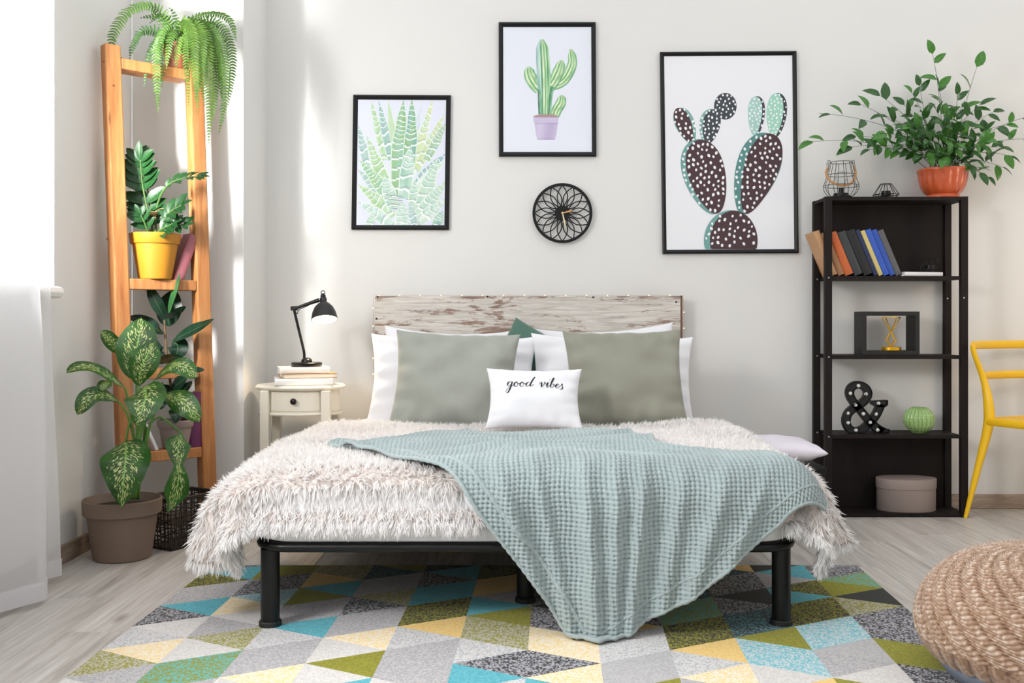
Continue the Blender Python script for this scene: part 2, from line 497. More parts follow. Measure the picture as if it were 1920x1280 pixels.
b = MB(); b.grid([[cpt(p, z) + Vector((.004, 0, 0)) for p in plan] for z in (.022, .06, .085)]); b.build('hem', M_sheer, cu, smooth=180)

# ============================================================ patterned rug
def heather(name, c1, c2, k=.5, scale=150):
    m = mat(name, c1, .95, sheen=.1)
    nt, p = nodes(m)
    v = coords(nt, (1, .8, 1))
    n = N(nt, 'TexNoise', Scale=scale, Detail=2, Roughness=.6); nt.links.new(v, n.inputs['Vector'])
    c = ramp(nt, n.outputs[0], [(max(0, k - .035), c2), (min(1, k + .035), c1)])
    nt.links.new(c, p.inputs['Base Color'])
    bp = N(nt, 'Bump', Strength=.35, Distance=.003); nt.links.new(n.outputs[0], bp.inputs['Height']); nt.links.new(bp.outputs[0], p.inputs['Normal'])
    return m
RM = {'G': heather('rug_olive', '8E8C18', '7C7A12'), 'h': heather('rug_olive_black', '85821C', '1F200F', .5), 't': heather('rug_teal', '5AAEBB', '4A9CAA'),
      'T': heather('rug_teal_grey', 'BFC9CB', '6BB4C0', .5), 'y': heather('rug_yellow', 'E5C47E', 'DDB86C'), 'Y': heather('rug_yellow_white', 'E6DDCB', 'E6CB90', .5),
      'w': heather('rug_white', 'D3CFCB', 'C5C1BE'), 'v': heather('rug_white_grey', 'CBC9C8', 'A9A9AC', .46), 's': heather('rug_silver', 'B6B3B3', '9E9C9F', .5),
      'a': heather('rug_grey', 'B5B3B4', 'A7A5A7'), 'k': heather('rug_black_grey', 'A3A1A6', '232327', .5), 'b': heather('rug_black', '232522', '1C1E1C'),
      'o': heather('rug_olive_grey', 'B2AE9E', '8C8828', .5), 'm': heather('rug_teal_olive', '63A9A0', '82882E', .5), 'D': heather('rug_teal_black', '4E838C', '17201F', .52)}
RUG = {0: 'k k k t h s s t k w v Y o s w t', 1: 'k G G k k T Y w s o w m m s w w', 2: 'G o o o y t G s s t v s s Y w s', 3: 's G D s s o k s s Y w G w t s y',
       4: 'k b b t k t t h h y v s s s w t', 5: 't h h y y s t G o o v k t v s a', 6: 'y s y t G k k b k k Y Y k Y t w', 7: 's t s k t G s k y v v a a G w s',
       8: 'G y t D D D D m m h h y v Y s t', 9: 'k y D k k b k D D G T T w y t k', 10: 'b b b t s h t h h T T a s w G t', 11: 'o k k m G b o k k k G G k k s w'}
def colx(i, Y):
    a = -.966 + (i - 1) * .2071; c = -.988 + (i - 1) * .2044
    return c + (a - c) * (Y - 2.76) / .89
def rnode(c, k):
    Y = 3.640 - .2215 * (k if c % 2 else k - .5)
    return (colx(c, Y), Y)
keys = list(RM)
bm = bmesh.new()
ZR = .011
for c in range(12):
    cl = RUG[c].split()
    for k in range(-2, 6):
        A, B, C, D = rnode(c, k), rnode(c, k + 1), rnode(c + 1, k), rnode(c + 1, k + 1)
        tr = [(A, B, D), (B, D, rnode(c + 1, k + 2))] if c % 2 else [(A, B, C), (B, C, D)]
        for q, t in enumerate(tr):
            f = bm.faces.new([bm.verts.new((x, y, ZR)) for x, y in t])
            f.material_index = keys.index(cl[(k + 2) * 2 + q])
bmesh.ops.remove_doubles(bm, verts=bm.verts, dist=1e-4)
for co, no in (((0, 3.858, 0), (0, 1, 0)), ((0, 2.42, 0), (0, -1, 0))):
    bmesh.ops.bisect_plane(bm, geom=bm.verts[:] + bm.edges[:] + bm.faces[:], plane_co=co, plane_no=no, clear_outer=True)
top = bm.faces[:]
ed = [e for e in bm.edges if len(e.link_faces) == 1]
r = bmesh.ops.extrude_edge_only(bm, edges=ed)
for vtx in [g for g in r['geom'] if isinstance(g, bmesh.types.BMVert)]: vtx.co.z = .0005
bmesh.ops.recalc_face_normals(bm, faces=bm.faces)
me = bpy.data.meshes.new('rug'); bm.to_mesh(me); bm.free()
for k in keys: me.materials.append(RM[k])
rug = tag(link('rug', me), 'low-pile rug of olive, teal, yellow, black and grey triangles under the bed', 'rug')

# ============================================================ bed
bd = thing('bed', 'low black metal bed with a whitewashed plank headboard against the wall', 'bed', (.035, 4.0, 0))
bx0, bx1, by0, by1, zf = -.815, .885, 3.045, 4.98, .262
def rrect(x0, x1, y0, y1, r, z, n=8):
    P = []
    for cx, cy, a0 in ((x1 - r, y0 + r, -90), (x1 - r, y1 - r, 0), (x0 + r, y1 - r, 90), (x0 + r, y0 + r, 180)):
        for k in range(n + 1):
            a = math.radians(a0 + 90 * k / n); P.append(Vector((cx + r * math.cos(a), cy + r * math.sin(a), z)))
    return P
b = MB(); b.tube(rrect(bx0 + .02, bx1 - .02, by0 + .02, by1 - .02, .1, zf), .0165, 12, closed=True, flat=(1, 1.3), up=(0, 0, 1)); b.build('frame', M_blackm, bd, smooth=60)
b = MB(); b.box((.035, (by0 + by1) / 2, zf - .005), (.05, by1 - by0 - .08, .03)); b.build('centre_rail', M_blackm, bd, bevel=.004)
for k in range(13):
    b = MB(); b.box((.035, by0 + .12 + k * .145, zf + .004), (1.62, .06, .008)); b.build('slat', M_blackm, bd)
def bleg(x, y, r=.029, zt=.25):
    b = MB(); b.lathe([(.001, .012), (r + .002, .012), (r + .002, .030), (r, .031), (r, zt), (.001, zt)], (x, y, 0), 24); lg = b.build('leg', M_blackm, bd, smooth=40)
    b = MB(); b.lathe([(r * .8, .0113), (r + .006, .0113), (r + .006, .024), (r + .003, .027), (r * .8, .027)], (x, y, 0), 24); b.build('foot_cap', mat_foot, lg, smooth=40)
mat_foot = mat('black_rubber', '1B1B1C', .6)
bleg(-.761, 3.10); bleg(.834, 3.115); bleg(.036, 3.36); bleg(-.75, 4.9); bleg(.82, 4.9)
# headboard: four whitewashed planks and two battens at the back
M_wash = mat('whitewash', 'D9D3CB', .7)
nt, p = nodes(M_wash)
v = coords(nt, (1.0, 3, 5.2), loc=(3.1, 0, .7))
n1 = N(nt, 'TexNoise', Scale=3.5, Detail=10, Roughness=.7, Distortion=.5); nt.links.new(v, n1.inputs['Vector'])
v2 = coords(nt, (1.6, 3, 26))
n2 = N(nt, 'TexNoise', Scale=3.4, Detail=8, Roughness=.7, Distortion=.6); nt.links.new(v2, n2.inputs['Vector'])
paint = ramp(nt, n2.outputs[0], [(.30, '8E857C'), (.42, 'C2BBB2'), (.62, 'DAD5CE')])
bare = ramp(nt, n2.outputs[0], [(.3, '5A473B'), (.5, '92796A'), (.7, 'B9A79A')])
k1 = ramp(nt, n1.outputs[0], [(.525, 0.0), (.575, 1.0)])
mx = N(nt, 'Mix', data_type='RGBA'); nt.links.new(k1, mx.inputs['Factor']); nt.links.new(paint, mx.inputs['A']); nt.links.new(bare, mx.inputs['B']); nt.links.new(mx.outputs['Result'], p.inputs['Base Color'])
bp = N(nt, 'Bump', Strength=.4, Distance=.004); nt.links.new(n2.outputs[0], bp.inputs['Height']); nt.links.new(bp.outputs[0], p.inputs['Normal'])
hx0, hx1, hz0, hz1 = -.70, .832, .30, 1.08
b = MB(); b.box(((hx0 + hx1) / 2, 5.0, (hz0 + hz1) / 2), (hx1 - hx0, .03, hz1 - hz0)); hb = b.build('headboard', M_wash, bd, bevel=.003)
hb['label'] = 'weathered whitewashed wood headboard'
M_walnut = mat('brown_edge', '6B4A35', .6, var=.2, vscale=20)
for x in (hx0 + .1, hx1 - .1):
    b = MB(); b.box((x, 5.03, .6), (.06, .03, .92)); b.build('batten', M_walnut, hb)
b = MB(); b.box((hx1 + .004, 5.0, (hz0 + hz1) / 2), (.008, .034, hz1 - hz0 + .004)); b.build('edge_strip', M_walnut, hb)
M_nail = mat('dark_nail', '1A1512', .5)
for (px, py) in ((708, 556), (914, 556), (1112, 557), (706, 597), (1268, 566)):
    q = at(px, py, 4.984); b = MB(); b.lathe([(.001, 0), (.005, 0), (.004, .003), (.001, .0035)], q, 10, mat=RX(90)); b.build('nail', M_nail, hb)
# string of fairy lights round the headboard's rim
sl = thing('string_lights', 'fine wire of tiny warm lights running along the rim of the headboard', 'string lights', ((hx0 + hx1) / 2, 4.98, hz1))
M_wire = mat('copper_wire', 'B9A58A', .4, .8)
M_bulb = mat('warm_bulb', 'FFE6B0', .4, emit='FFC97A', estr=5)
wp = [(hx0 - .006, 4.982, .36 + .72 * k / 8) for k in range(8)] + [(hx0 - .005 + (hx1 - hx0 + .012) * k / 30, 4.982, hz1 + .004 + .002 * math.sin(k * 2.1)) for k in range(31)] + [(hx1 + .014, 4.982, hz1 - .02 - .7 * k / 8) for k in range(8)]
b = MB(); b.tube(wp, .0009, 5); b.build('wire', M_wire, sl)
bme = None
bl = [(x, 4.979, hz1 + .004) for x in [hx0 + .02 + k * .104 for k in range(15)]] + [(hx0 - .008, 4.979, z) for z in (1.02, .93, .85, .77, .69)] + [(hx1 + .014, 4.979, z) for z in (1.0, .92, .84, .76)]
for q in bl:
    if bme is None:
        b = MB(); b.sphere((0, 0, 0), .0024, 6, 8); o = b.build('bulb', M_bulb, sl, smooth=180, world=False); bme = o.data
    else:
        o = link('bulb', bme, sl)
    o.location = Vector(q) - Vector(sl.location)
# mattress
M_sheet = mat('white_sheet', 'E6E5E7', .85, bump=.08, bscale=60, sheen=.15)
M_linen = mat('white_linen', 'E4E4E8', .85, bump=.1, bscale=9, sheen=.15)
b = MB()
rows = []
for ins, z in ((.03, .2795), (.006, .2795), (.0, .286), (.0, .40), (.006, .433), (.022, .460), (.045, .477), (.075, .483)):
    rows.append(rrect(-.79 + ins, .86 - ins, 3.053 + ins, 4.965 - ins, .10, z))
k = b.grid(rows, close_v=True); nr_ = len(rows[0])
b.f += [list(range(k, k + nr_))[::-1], list(range(k + nr_ * (len(rows) - 1), k + nr_ * len(rows)))]; b.m += [0, 0]
mt = tag(b.build('mattress', M_sheet, origin=(.035, 4.0, .2795), smooth=60), 'thick mattress in a plain white fitted sheet on the bed frame', 'mattress')
# ============================================================ bedding
def drape(x, s, zt, yf, xl, xr, rf, rs, front_slope=.0, side_slope=.22, ripple=0.0):
    """lay a flat cloth point (x across, s towards the foot past the crest) over the bed's box"""
    x = np.asarray(x, float); s = np.asarray(s, float)
    dx = np.maximum(x - xr, 0) - np.maximum(xl - x, 0)
    dy = np.maximum(s, 0)
    d = np.hypot(dx, dy) + 1e-9
    cx, cy = dx / d, dy / d
    w = cx * cx
    r = rf * (1 - w) + rs * w
    fade = np.clip((s + .75) / .6, .25, 1)
    sl = front_slope * (1 - w) + side_slope * w * fade
    th = np.minimum(d / r, math.pi / 2)
    over = np.maximum(d - r * math.pi / 2, 0)
    out = r * np.sin(th) + sl * over
    drop = r * (1 - np.cos(th)) + over * np.sqrt(1 - sl ** 2)
    if ripple:
        ph = np.arctan2(cy, np.abs(cx) + 1e-6)
        out = out + ripple * np.clip(drop / .25, 0, 1) * (np.sin(ph * 7.5 + 1.2) * w ** .3 + .45 * np.sin(s * 21 + x * 5) * (w > .5))
    X = np.clip(x, xl, xr) + cx * out
    Y = yf - np.minimum(s, 0) - cy * out
    Z = zt - drop
    return X, Y, Z
THROW = [(-.655, -.40), (-.469, -.19), (-.33, .0), (-.20, .085), (-.105, .215), (-.008, .34), (.09, .47), (.165, .585), (.225, .612), (.285, .602), (.42, .52), (.539, .46), (.748, .285), (.90, .17), (1.03, .09),
         (1.0, .0), (.93, -.09), (.80, -.12), (.63, -.14), (.49, -.245), (.475, -.45), (.38, -.60), (.27, -.68), (.0, -.74), (-.15, -.82), (-.19, -.87), (-.235, -.76), (-.33, -.62), (-.45, -.52), (-.56, -.47)]
def inside(px, py, poly):
    r = np.zeros(px.shape, bool)
    n = len(poly)
    for i in range(n):
        x1, y1 = poly[i]; x2, y2 = poly[(i + 1) % n]
        if y1 == y2: continue
        c = ((y1 > py) != (y2 > py)) & (px < (x2 - x1) * (py - y1) / (y2 - y1) + x1)
        r ^= c
    return r
TP = [(q.x, q.y) for q in catmull([(x, s, 0) for x, s in THROW], 5, closed=True)]
rng = np.random.default_rng(5)
def und(x, s):
    return .008 * np.sin(x * 4.1 + s * 3 + 1) + .006 * np.sin(x * 9 - s * 7) + .004 * np.sin(s * 17 + 2 * x)
# shaggy blanket: backing cloth and fur
def fur_pt(x, s):
    x = np.asarray(x, float); s = np.asarray(s, float)
    ddx = np.maximum(x - .85, 0) + np.maximum(-.775 - x, 0); ddy = np.maximum(s, 0)
    kk = np.minimum(1, np.where(x < 0, .395, .40) / (np.hypot(ddx, ddy) + 1e-9))          # the cloth's corners are rounded off
    x = np.where(ddy > 0, np.clip(x, -.775, .85) + np.sign(x) * ddx * kk, x); s = np.where(s > 0, s * kk, s)
    X, Y, Z = drape(x, s, .503, 3.145, -.775, .85, .095, np.where(x < 0, .165, .13), .02, np.where(x < 0, .05, .26), .05)
    u = und(x, s) * np.clip(-s * 4 + 1, .3, 1)
    Z = Z + u
    # two soft horizontal rolls down the foot end
    f = np.clip(s / .1, 0, 1) * (np.abs(x) < .95)
    Y = Y - f * .012 * np.sin((s - .05) * 45)
    return X, Y, Z
def ext(x):
    # the edge of the cloth at the back: higher up at the two sides
    return -1.07 - .10 * np.clip((np.abs(x - .03) - .55) / .4, 0, 1) + .012 * np.sin(x * 13)
FX0, FX1 = -1.165, 1.155
nu, nv = 150, 110
gx = np.linspace(FX0, FX1, nu)[:, None] * np.ones((1, nv))
tv = np.linspace(0, 1, nv)[None, :] * np.ones((nu, 1))
gs = ext(gx) * (1 - tv) + (.218 + .01 * np.sin(gx * 9)) * tv
X, Y, Z = fur_pt(gx, gs)
V = np.stack([X, Y, Z], -1).reshape(-1, 3)
I = np.arange(nu * nv).reshape(nu, nv)
F = np.stack([I[:-1, :-1], I[1:, :-1], I[1:, 1:], I[:-1, 1:]], -1).reshape(-1, 4)
M_fback = mat('fur_backing', 'DCD2CC', .95)
sh = thing('shaggy_blanket', 'shaggy white faux-fur blanket with taupe roots spread over the bed', 'blanket', (.035, 3.7, .49))
np_mesh('backing', V, F, M_fback, sh)
NS = 140000
x = rng.uniform(FX0, FX1, NS); t = rng.uniform(0, 1, NS) ** .8
s = ext(x) * (1 - t) + .222 * t
# more strands on the hanging corners and along the edges
k = rng.uniform(0, 1, NS) < .12
s[k] = .218 + rng.uniform(-.012, .004, k.sum())
k = rng.uniform(0, 1, NS) < .05
x[k] = np.where(rng.uniform(0, 1, k.sum()) < .5, FX0 + .004, FX1 - .004)
k = rng.uniform(0, 1, NS) < .05
s[k] = ext(x[k]) + rng.uniform(0, .012, k.sum())
hid = inside(x, s, [(.05 + (a - .05) * .985, -.1 + (c + .1) * .985) for a, c in TP])
hid |= (np.hypot(np.maximum(x - .85, 0) + np.maximum(-.775 - x, 0), np.maximum(s, 0)) > np.where(x < 0, .405, .41)) & (s > 0)
x, s = x[~hid], s[~hid]
n = len(x)
e = .004
P = np.stack(fur_pt(x, s), -1); Pa = np.stack(fur_pt(x + e, s), -1); Pb = np.stack(fur_pt(x, s + e), -1)
Nn = np.cross(Pb - P, Pa - P); Nn /= np.linalg.norm(Nn, axis=1, keepdims=True) + 1e-12
Nn *= np.sign(Nn[(s < -.2) & (np.abs(x) < .6)][:, 2].mean())
hang = (s > .04) & ((x < -.80) | (x > .87))                      # the drooping corners show fur on both faces
Nn[hang & (rng.uniform(0, 1, n) < .45)] *= -1
cell = np.floor(np.stack([x, s], -1) / .014).astype(int)
hsh = np.sin(cell[:, 0] * 127.1 + cell[:, 1] * 311.7) * 43758.5453; hsh -= np.floor(hsh)
h2 = np.sin(cell[:, 0] * 269.5 + cell[:, 1] * 183.3) * 43758.5453; h2 -= np.floor(h2)
clump = np.stack([np.cos(hsh * 6.283), np.sin(hsh * 6.283), h2 * .4], -1)
steep = np.clip(1 - Nn[:, 2], 0, 1)[:, None]
down = np.array([0, 0, -1.0])[None] * steep
fwd = np.stack([np.where(x < -.7, -.5, np.where(x > .85, .5, 0)), -.45 * np.ones(n), np.zeros(n)], -1) * (1 - steep)
D = Nn * (.5 + .25 * (1 - steep)) + down * 1.0 + fwd * .5 + clump * .32 + rng.normal(0, .13, (n, 3))
D -= np.minimum((D * Nn).sum(1) - .16, 0)[:, None] * Nn
D /= np.linalg.norm(D, axis=1, keepdims=True)
L = (.024 + .012 * rng.uniform(0, 1, n) + .006 * h2)[:, None]
side = np.cross(D, Nn + rng.normal(0, .35, (n, 3))); side /= np.linalg.norm(side, axis=1, keepdims=True) + 1e-12
Wd = (.0012 + .0010 * rng.uniform(0, 1, n))[:, None]
bend = (np.array([[0, 0, -.35]]) + rng.normal(0, .22, (n, 3)) - Nn * .1)
rows, ta = [], []
for tt, wf in ((0, .8), (.4, 1.0), (.75, .7), (1.0, .12)):
    c = P - Nn * .002 + D * L * tt + bend * L * (tt ** 2) * .5
    rows += [c - side * Wd * wf, c + side * Wd * wf]
    ta += [np.full(n, tt), np.full(n, tt)]
V = np.stack(rows, 1).reshape(-1, 3)
V[:, 2] = np.maximum(V[:, 2], .03)
tA = np.stack(ta, 1).reshape(-1)
B0 = (np.arange(n) * 8)[:, None]
F = np.concatenate([B0 + np.array([[0, 1, 3, 2]]), B0 + np.array([[2, 3, 5, 4]]), B0 + np.array([[4, 5, 7, 6]])], 0)
rA = np.repeat(rng.uniform(0, 1, n), 8)
M_fur = mat('faux_fur', 'F3F0EE', .8)
nt, p = nodes(M_fur)
a1 = N(nt, 'Attribute'); a1.attribute_name = 'along'
a2 = N(nt, 'Attribute'); a2.attribute_name = 'rand'
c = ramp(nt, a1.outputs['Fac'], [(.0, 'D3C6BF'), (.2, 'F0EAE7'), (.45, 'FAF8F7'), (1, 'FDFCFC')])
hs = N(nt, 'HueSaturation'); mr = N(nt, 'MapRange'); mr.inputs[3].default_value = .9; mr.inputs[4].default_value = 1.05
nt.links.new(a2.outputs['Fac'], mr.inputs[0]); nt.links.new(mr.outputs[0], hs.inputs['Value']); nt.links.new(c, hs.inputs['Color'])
nt.links.new(hs.outputs[0], p.inputs['Base Color'])
tr = N(nt, 'BsdfTranslucent'); nt.links.new(hs.outputs[0], tr.inputs[0]); ms = N(nt, 'MixShader'); ms.inputs[0].default_value = .45
nt.links.new(p.outputs[0], ms.inputs[1]); nt.links.new(tr.outputs[0], ms.inputs[2]); nt.links.new(ms.outputs[0], nt.nodes['Material Output'].inputs[0])
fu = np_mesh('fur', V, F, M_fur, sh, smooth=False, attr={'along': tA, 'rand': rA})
fu['kind'] = 'stuff'
# chunky throw
def throw_pt(x, s, knit=True):
    X, Y, Z = drape(x, s, .532, 3.115, -.80, .80, .115, .17, 0, .3)
    g = np.clip((s + .02) / .22, 0, 1)
    edge = np.clip((1.0 - x) / .2, 0, 1)
    rip = .5 * np.sin((x + .1 * s) * 19 + 2)
    for x0, dxs, wd, am in ((-.16, .55, .020, 1.1), (-.03, .34, .024, 1.0), (.075, .22, .020, .8), (.215, .06, .026, 1.35), (.305, -.02, .020, 1.0), (.385, -.10, .022, 1.2), (.50, -.16, .026, 1.0), (.62, -.30, .024, .8), (.74, -.45, .022, .6)):
        rip = rip + am * np.exp(-((x - x0 - dxs * (s - .15)) / wd) ** 2)
    Y = Y - g * edge * (.024 * rip + .012)
    top = np.clip(-s / .1, 0, 1)
    Z = Z + und(x, s) * np.clip(-s * 4 + 1, .3, 1) + top * (.009 * np.sin(s * 38 + 6 * np.sin(x * 5)) * np.clip(1 - np.abs(s + .3) / .3, 0, 1) + .014 * np.exp(-((s + .45 + .25 * x) / .018) ** 2) + .014 * np.exp(-((s + .17 - .2 * x) / .015) ** 2) * (np.sin(x * 6) > -.2))
    if knit:
        wob = .0025 * np.sin(s * 40 + x * 11)
        ux, us = (x + wob) / .0155, s / .0135 + .10 * np.sin(x * 60)
        ux, us = ux - np.floor(ux) - .5, us - np.floor(us) - .5
        h = .0095 * np.sqrt(np.maximum(1 - 2.9 * ux * ux - 2.9 * us * us, 0))
        th = np.clip(s / .18, 0, 1) * math.pi / 2
        Y = Y - h * np.sin(th); Z = Z + h * np.cos(th)
    lift = np.maximum(.02 - Z, 0)
    Y = Y - lift * .9
    Z = np.maximum(Z, .02 + .25 * (Z - .02) * 0 + (.006 if knit else .004))
    return X, Y, Z
st = .0029
ax = np.arange(-.68, 1.06, st); as_ = np.arange(-.9, .64, st)
gx, gs = np.meshgrid(ax, as_, indexing='ij')
X, Y, Z = throw_pt(gx, gs)
V = np.stack([X, Y, Z], -1).reshape(-1, 3)
I = np.arange(gx.size).reshape(gx.shape)
mid = inside(gx[:-1, :-1] + st / 2, gs[:-1, :-1] + st / 2, TP)
F = np.stack([I[:-1, :-1], I[1:, :-1], I[1:, 1:], I[:-1, 1:]], -1)[mid]
used = np.unique(F); remap = -np.ones(len(V), int); remap[used] = np.arange(len(used))
F = remap[F]; V = V[used]
# underside a few millimetres below, so the cloth has a thickness
under = np.stack(throw_pt(gx, gs, False), -1).reshape(-1, 3)[used]
th = np.clip(gs.reshape(-1)[used] / .18, 0, 1) * math.pi / 2
under = under + np.stack([0 * th, .005 * np.sin(th), -.005 * np.cos(th)], -1)
V = np.concatenate([V, under]); F = np.concatenate([F, F[:, ::-1] + len(used)])
M_throw = mat('throw_plush', '97A5A6', .9, bump=.25, bscale=420, sheen=.35, var=.08, vscale=9)
tw = thing('knit_throw', 'grey-green waffle-knit throw spread over the foot of the bed, one corner trailing to the rug', 'throw', (.3, 3.0, .02))
np_mesh('weave', V, F, M_throw, tw)
def cord(pts, r=.0062):
    x = np.array([q[0] for q in pts]); s_ = np.array([q[1] for q in pts])
    Xc, Yc, Zc = throw_pt(x, s_, False)
    th = np.clip(s_ / .18, 0, 1) * math.pi / 2
    P = [(Xc[i], Yc[i] - .004 * math.sin(th[i]), Zc[i] + .004 * math.cos(th[i])) for i in range(len(x))]
    b = MB(); b.tube(P, [r * (1 + .22 * math.sin(i * 2.1)) for i in range(len(P))], 7)
    b.build('hem', M_throw, tw, smooth=180)
def resample(P, st):
    out, acc = [P[0]], 0
    for (a, c) in zip(P[:-1], P[1:]):
        L = math.dist(a, c)
        k = max(1, round(L / st))
        out += [(a[0] + (c[0] - a[0]) * j / k, a[1] + (c[1] - a[1]) * j / k) for j in range(1, k + 1)]
    return out
cord(resample(TP + TP[:1], .0085))
cord(resample([(-.42, -.23), (-.27, -.045), (-.14, .08), (-.03, .22), (.07, .345), (.155, .47), (.215, .575)], .0085), .0075)
cord(resample([(.255, .565), (.41, .475), (.54, .40), (.745, .225), (.9, .115), (.99, .05)], .0085), .005)

# ---------------- pillows and cushions
def cushion_pts(w, h, T, pinch, seed, sag=0, n=30, wr=1.0, pw=.44):
    def f(u, v, sd):
        x = w / 2 * u * (1 - pinch * (1 - v * v) * abs(u))
        y = h / 2 * v * (1 - pinch * (1 - u * u) * abs(v))
        k = max(0, (1 - u * u)) * max(0, (1 - v * v))
        z = T / 2 * k ** pw
        e = 1 - k ** .5
        q = noise.noise(Vector((u * 2.1 + seed, v * 2.1, sd * 3.0 + seed * 1.7)))
        # puckers running in from the seams
        pk = math.sin(u * 19 + seed * 3 + 2 * q) * max(0, abs(v) - .55) + math.sin(v * 17 + seed + 2 * q) * max(0, abs(u) - .55)
        z += wr * T * (.09 * q * k ** .3 + .10 * pk * k ** .4)
        y -= sag * (1 - u * u) * max(0, v)
        return Vector((x, y, sd * z))
    return f
def cushion(name, label, c, w, h, T, lean, m, roll=0, yaw=0, pinch=.07, seed=1, cat='cushion', sag=0, parts=False, wr=1.0, group=None):
    rot = RZ(yaw) @ RX(90 - lean) @ RZ(roll)
    f = cushion_pts(w, h, T, pinch, seed, sag, wr=wr)
    n = 34
    b = MB()
    par = [math.sin(math.pi / 2 * (2 * i / n - 1)) for i in range(n + 1)]
    for sd in (1, -1):
        b.grid([[f(u, v, sd) for v in par] for u in par])
    c = Vector(c)
    if parts:
        t = thing(name, label, cat, c, rot, group)
        b.build('cover', m, t, smooth=180, world=False, weld=True)
        return t, f
    b.v = [tuple(rot @ Vector(p) + c) for p in b.v]
    zmin = min(p[2] for p in b.v)
    o = b.build(name, m, smooth=180, weld=True, origin=(c.x, c.y, zmin))
    return tag(o, label, cat, group)
M_sage = mat('sage_velvet', '989B92', .75, sheen=.3, var=.05, vscale=7, bump=.05, bscale=120)
M_sage2 = mat('sage_velvet_olive', '88887A', .75, sheen=.3, var=.05, vscale=7, bump=.05, bscale=120)
M_dgreen = mat('green_velvet', '44685A', .75, sheen=.5, var=.06, vscale=9)
def mid(a, c): return (Vector(a) + Vector(c)) / 2
# (bottom and top heights follow from the bed: the sheet lies at z .485)
cushion('pillow', 'white pillow standing against the headboard at its left end, topmost corner in view', (at(850, 700, 4.86)[0], 4.875, .705), .70, .45, .13, 12, M_linen, roll=-1.5, seed=2, cat='pillow', sag=.02)
cushion('pillow', 'white pillow standing against the headboard at its right end, behind the olive cushion', (at(1135, 700, 4.86)[0], 4.875, .715), .70, .45, .13, 12, M_linen, roll=2.5, seed=3, cat='pillow', sag=.02)
cushion('cushion', 'dark green velvet cushion set on its corner between the two white pillows', (at(998, 690, 4.76)[0], 4.745, .715), .40, .40, .10, 18, M_dgreen, roll=-29, seed=4, pinch=.05)
cushion('pillow', 'plump white pillow behind the left sage cushion, nearest the table lamp', (at(849, 715, 4.62)[0], 4.60, .680), .78, .44, .15, 17, M_linen, roll=-1.2, seed=5, cat='pillow', sag=.012, wr=2.2)
cushion('pillow', 'plump white pillow behind the right olive cushion, nearest the black bookcase', (at(1147, 715, 4.62)[0], 4.60, .680), .76, .44, .15, 17, M_linen, roll=-1.5, seed=6, cat='pillow', sag=.012, wr=2.2)
cushion('cushion', 'large sage green velvet cushion on the lamp side of the bed', (at(853, 708, 4.35)[0], 4.36, .696), .555, .455, .17, 22, M_sage, roll=-2.4, seed=7, pinch=.085, wr=2.2)
cushion('cushion', 'large olive-sage velvet cushion on the bookcase side of the bed', (at(1172, 708, 4.35)[0], 4.36, .702), .53, .46, .17, 22, M_sage2, roll=1.2, seed=8, pinch=.085, wr=2.4)
t, f = cushion('slogan_cushion', 'small white cushion with black script lettering in front of the others', (at(1002, 757, 4.0)[0], 4.06, .640), .395, .265, .12, 26, M_linen, roll=-.6, seed=9, pinch=.10, parts=True, wr=1.3)
# script lettering as swelling pen strokes laid on the cover
GL = {'g': ([[(.95, .78), (.6, 1.0), (.18, .72), (.12, .25), (.45, .02), (.82, .4), (1.02, .98), (.92, .2), (.75, -.75), (.42, -1.35), (.02, -1.2), (.2, -.65), (.9, -.1), (1.4, .35)]], 1.42),
      'o': ([[(.85, .85), (.5, 1.0), (.12, .6), (.25, .06), (.68, .06), (.92, .5), (.78, .92), (.55, .8), (.85, .62), (1.25, .72)]], 1.25),
      'd': ([[(.95, .72), (.6, 1.0), (.15, .65), (.2, .1), (.58, .06), (.98, .7)], [(1.5, 2.25), (1.25, 1.6), (1.0, .6), (1.02, .06), (1.32, .14), (1.65, .5)]], 1.6),
      'v': ([[(0, .55), (.22, 1.0), (.42, .85), (.48, .12), (.62, .06), (.95, .6), (1.05, 1.02), (.92, .92), (1.12, .78), (1.4, .85)]], 1.38),
      'i': ([[(0, .45), (.3, 1.02), (.22, .3), (.36, .02), (.7, .3), (.85, .55)], [(.5, 1.75), (.55, 1.62)]], .82),
      'b': ([[(0, .45), (.45, 1.4), (.55, 2.1), (.38, 2.15), (.2, 1.2), (.15, .25), (.42, .0), (.82, .3), (.82, .78), (.58, .72), (.82, .55), (1.12, .62)]], 1.1),
      'e': ([[(0, .4), (.5, .55), (.74, .85), (.5, 1.02), (.16, .62), (.2, .12), (.55, .02), (.95, .35)]], .92),
      's': ([[(0, .35), (.36, .75), (.52, 1.1), (.52, .75), (.76, .3), (.66, -.12), (.3, -.2), (.2, .02)]], .9)}
b = MB()
cx = 0.0
for ch in 'good vibes':
    if ch == ' ': cx += 1.15; continue
    strokes, adv = GL[ch]
    for stx in strokes:
        P = catmull([(cx + q[0] + .22 * q[1], q[1], 0) for q in stx], 9)
        rows = []
        for i, q in enumerate(P):
            a, c = P[max(i - 1, 0)], P[min(i + 1, len(P) - 1)]
            d = c - a
            if d.length < 1e-6: d = Vector((1, 0, 0))
            d.normalize()
            wd = .045 + .115 * max(0, -d.y) ** 1.5
            if ch == 'i' and len(stx) == 2: wd = .13
            nn = Vector((-.8, .6, 0)) if abs(d.x) < .9 else Vector((-d.y, d.x, 0))
            row = []
            for sg in (-1, 1):
                z = q + nn * wd * sg
                u = -.60 + z.x * .1035; v = .27 + z.y * .165 - .008 * z.x
                row.append(f(u, v, 1) + Vector((0, 0, .0016)))
            rows.append(row)
        b.grid(rows)
    cx += adv
b.build('lettering', mat('black_print', '151515', .7), t, world=False)
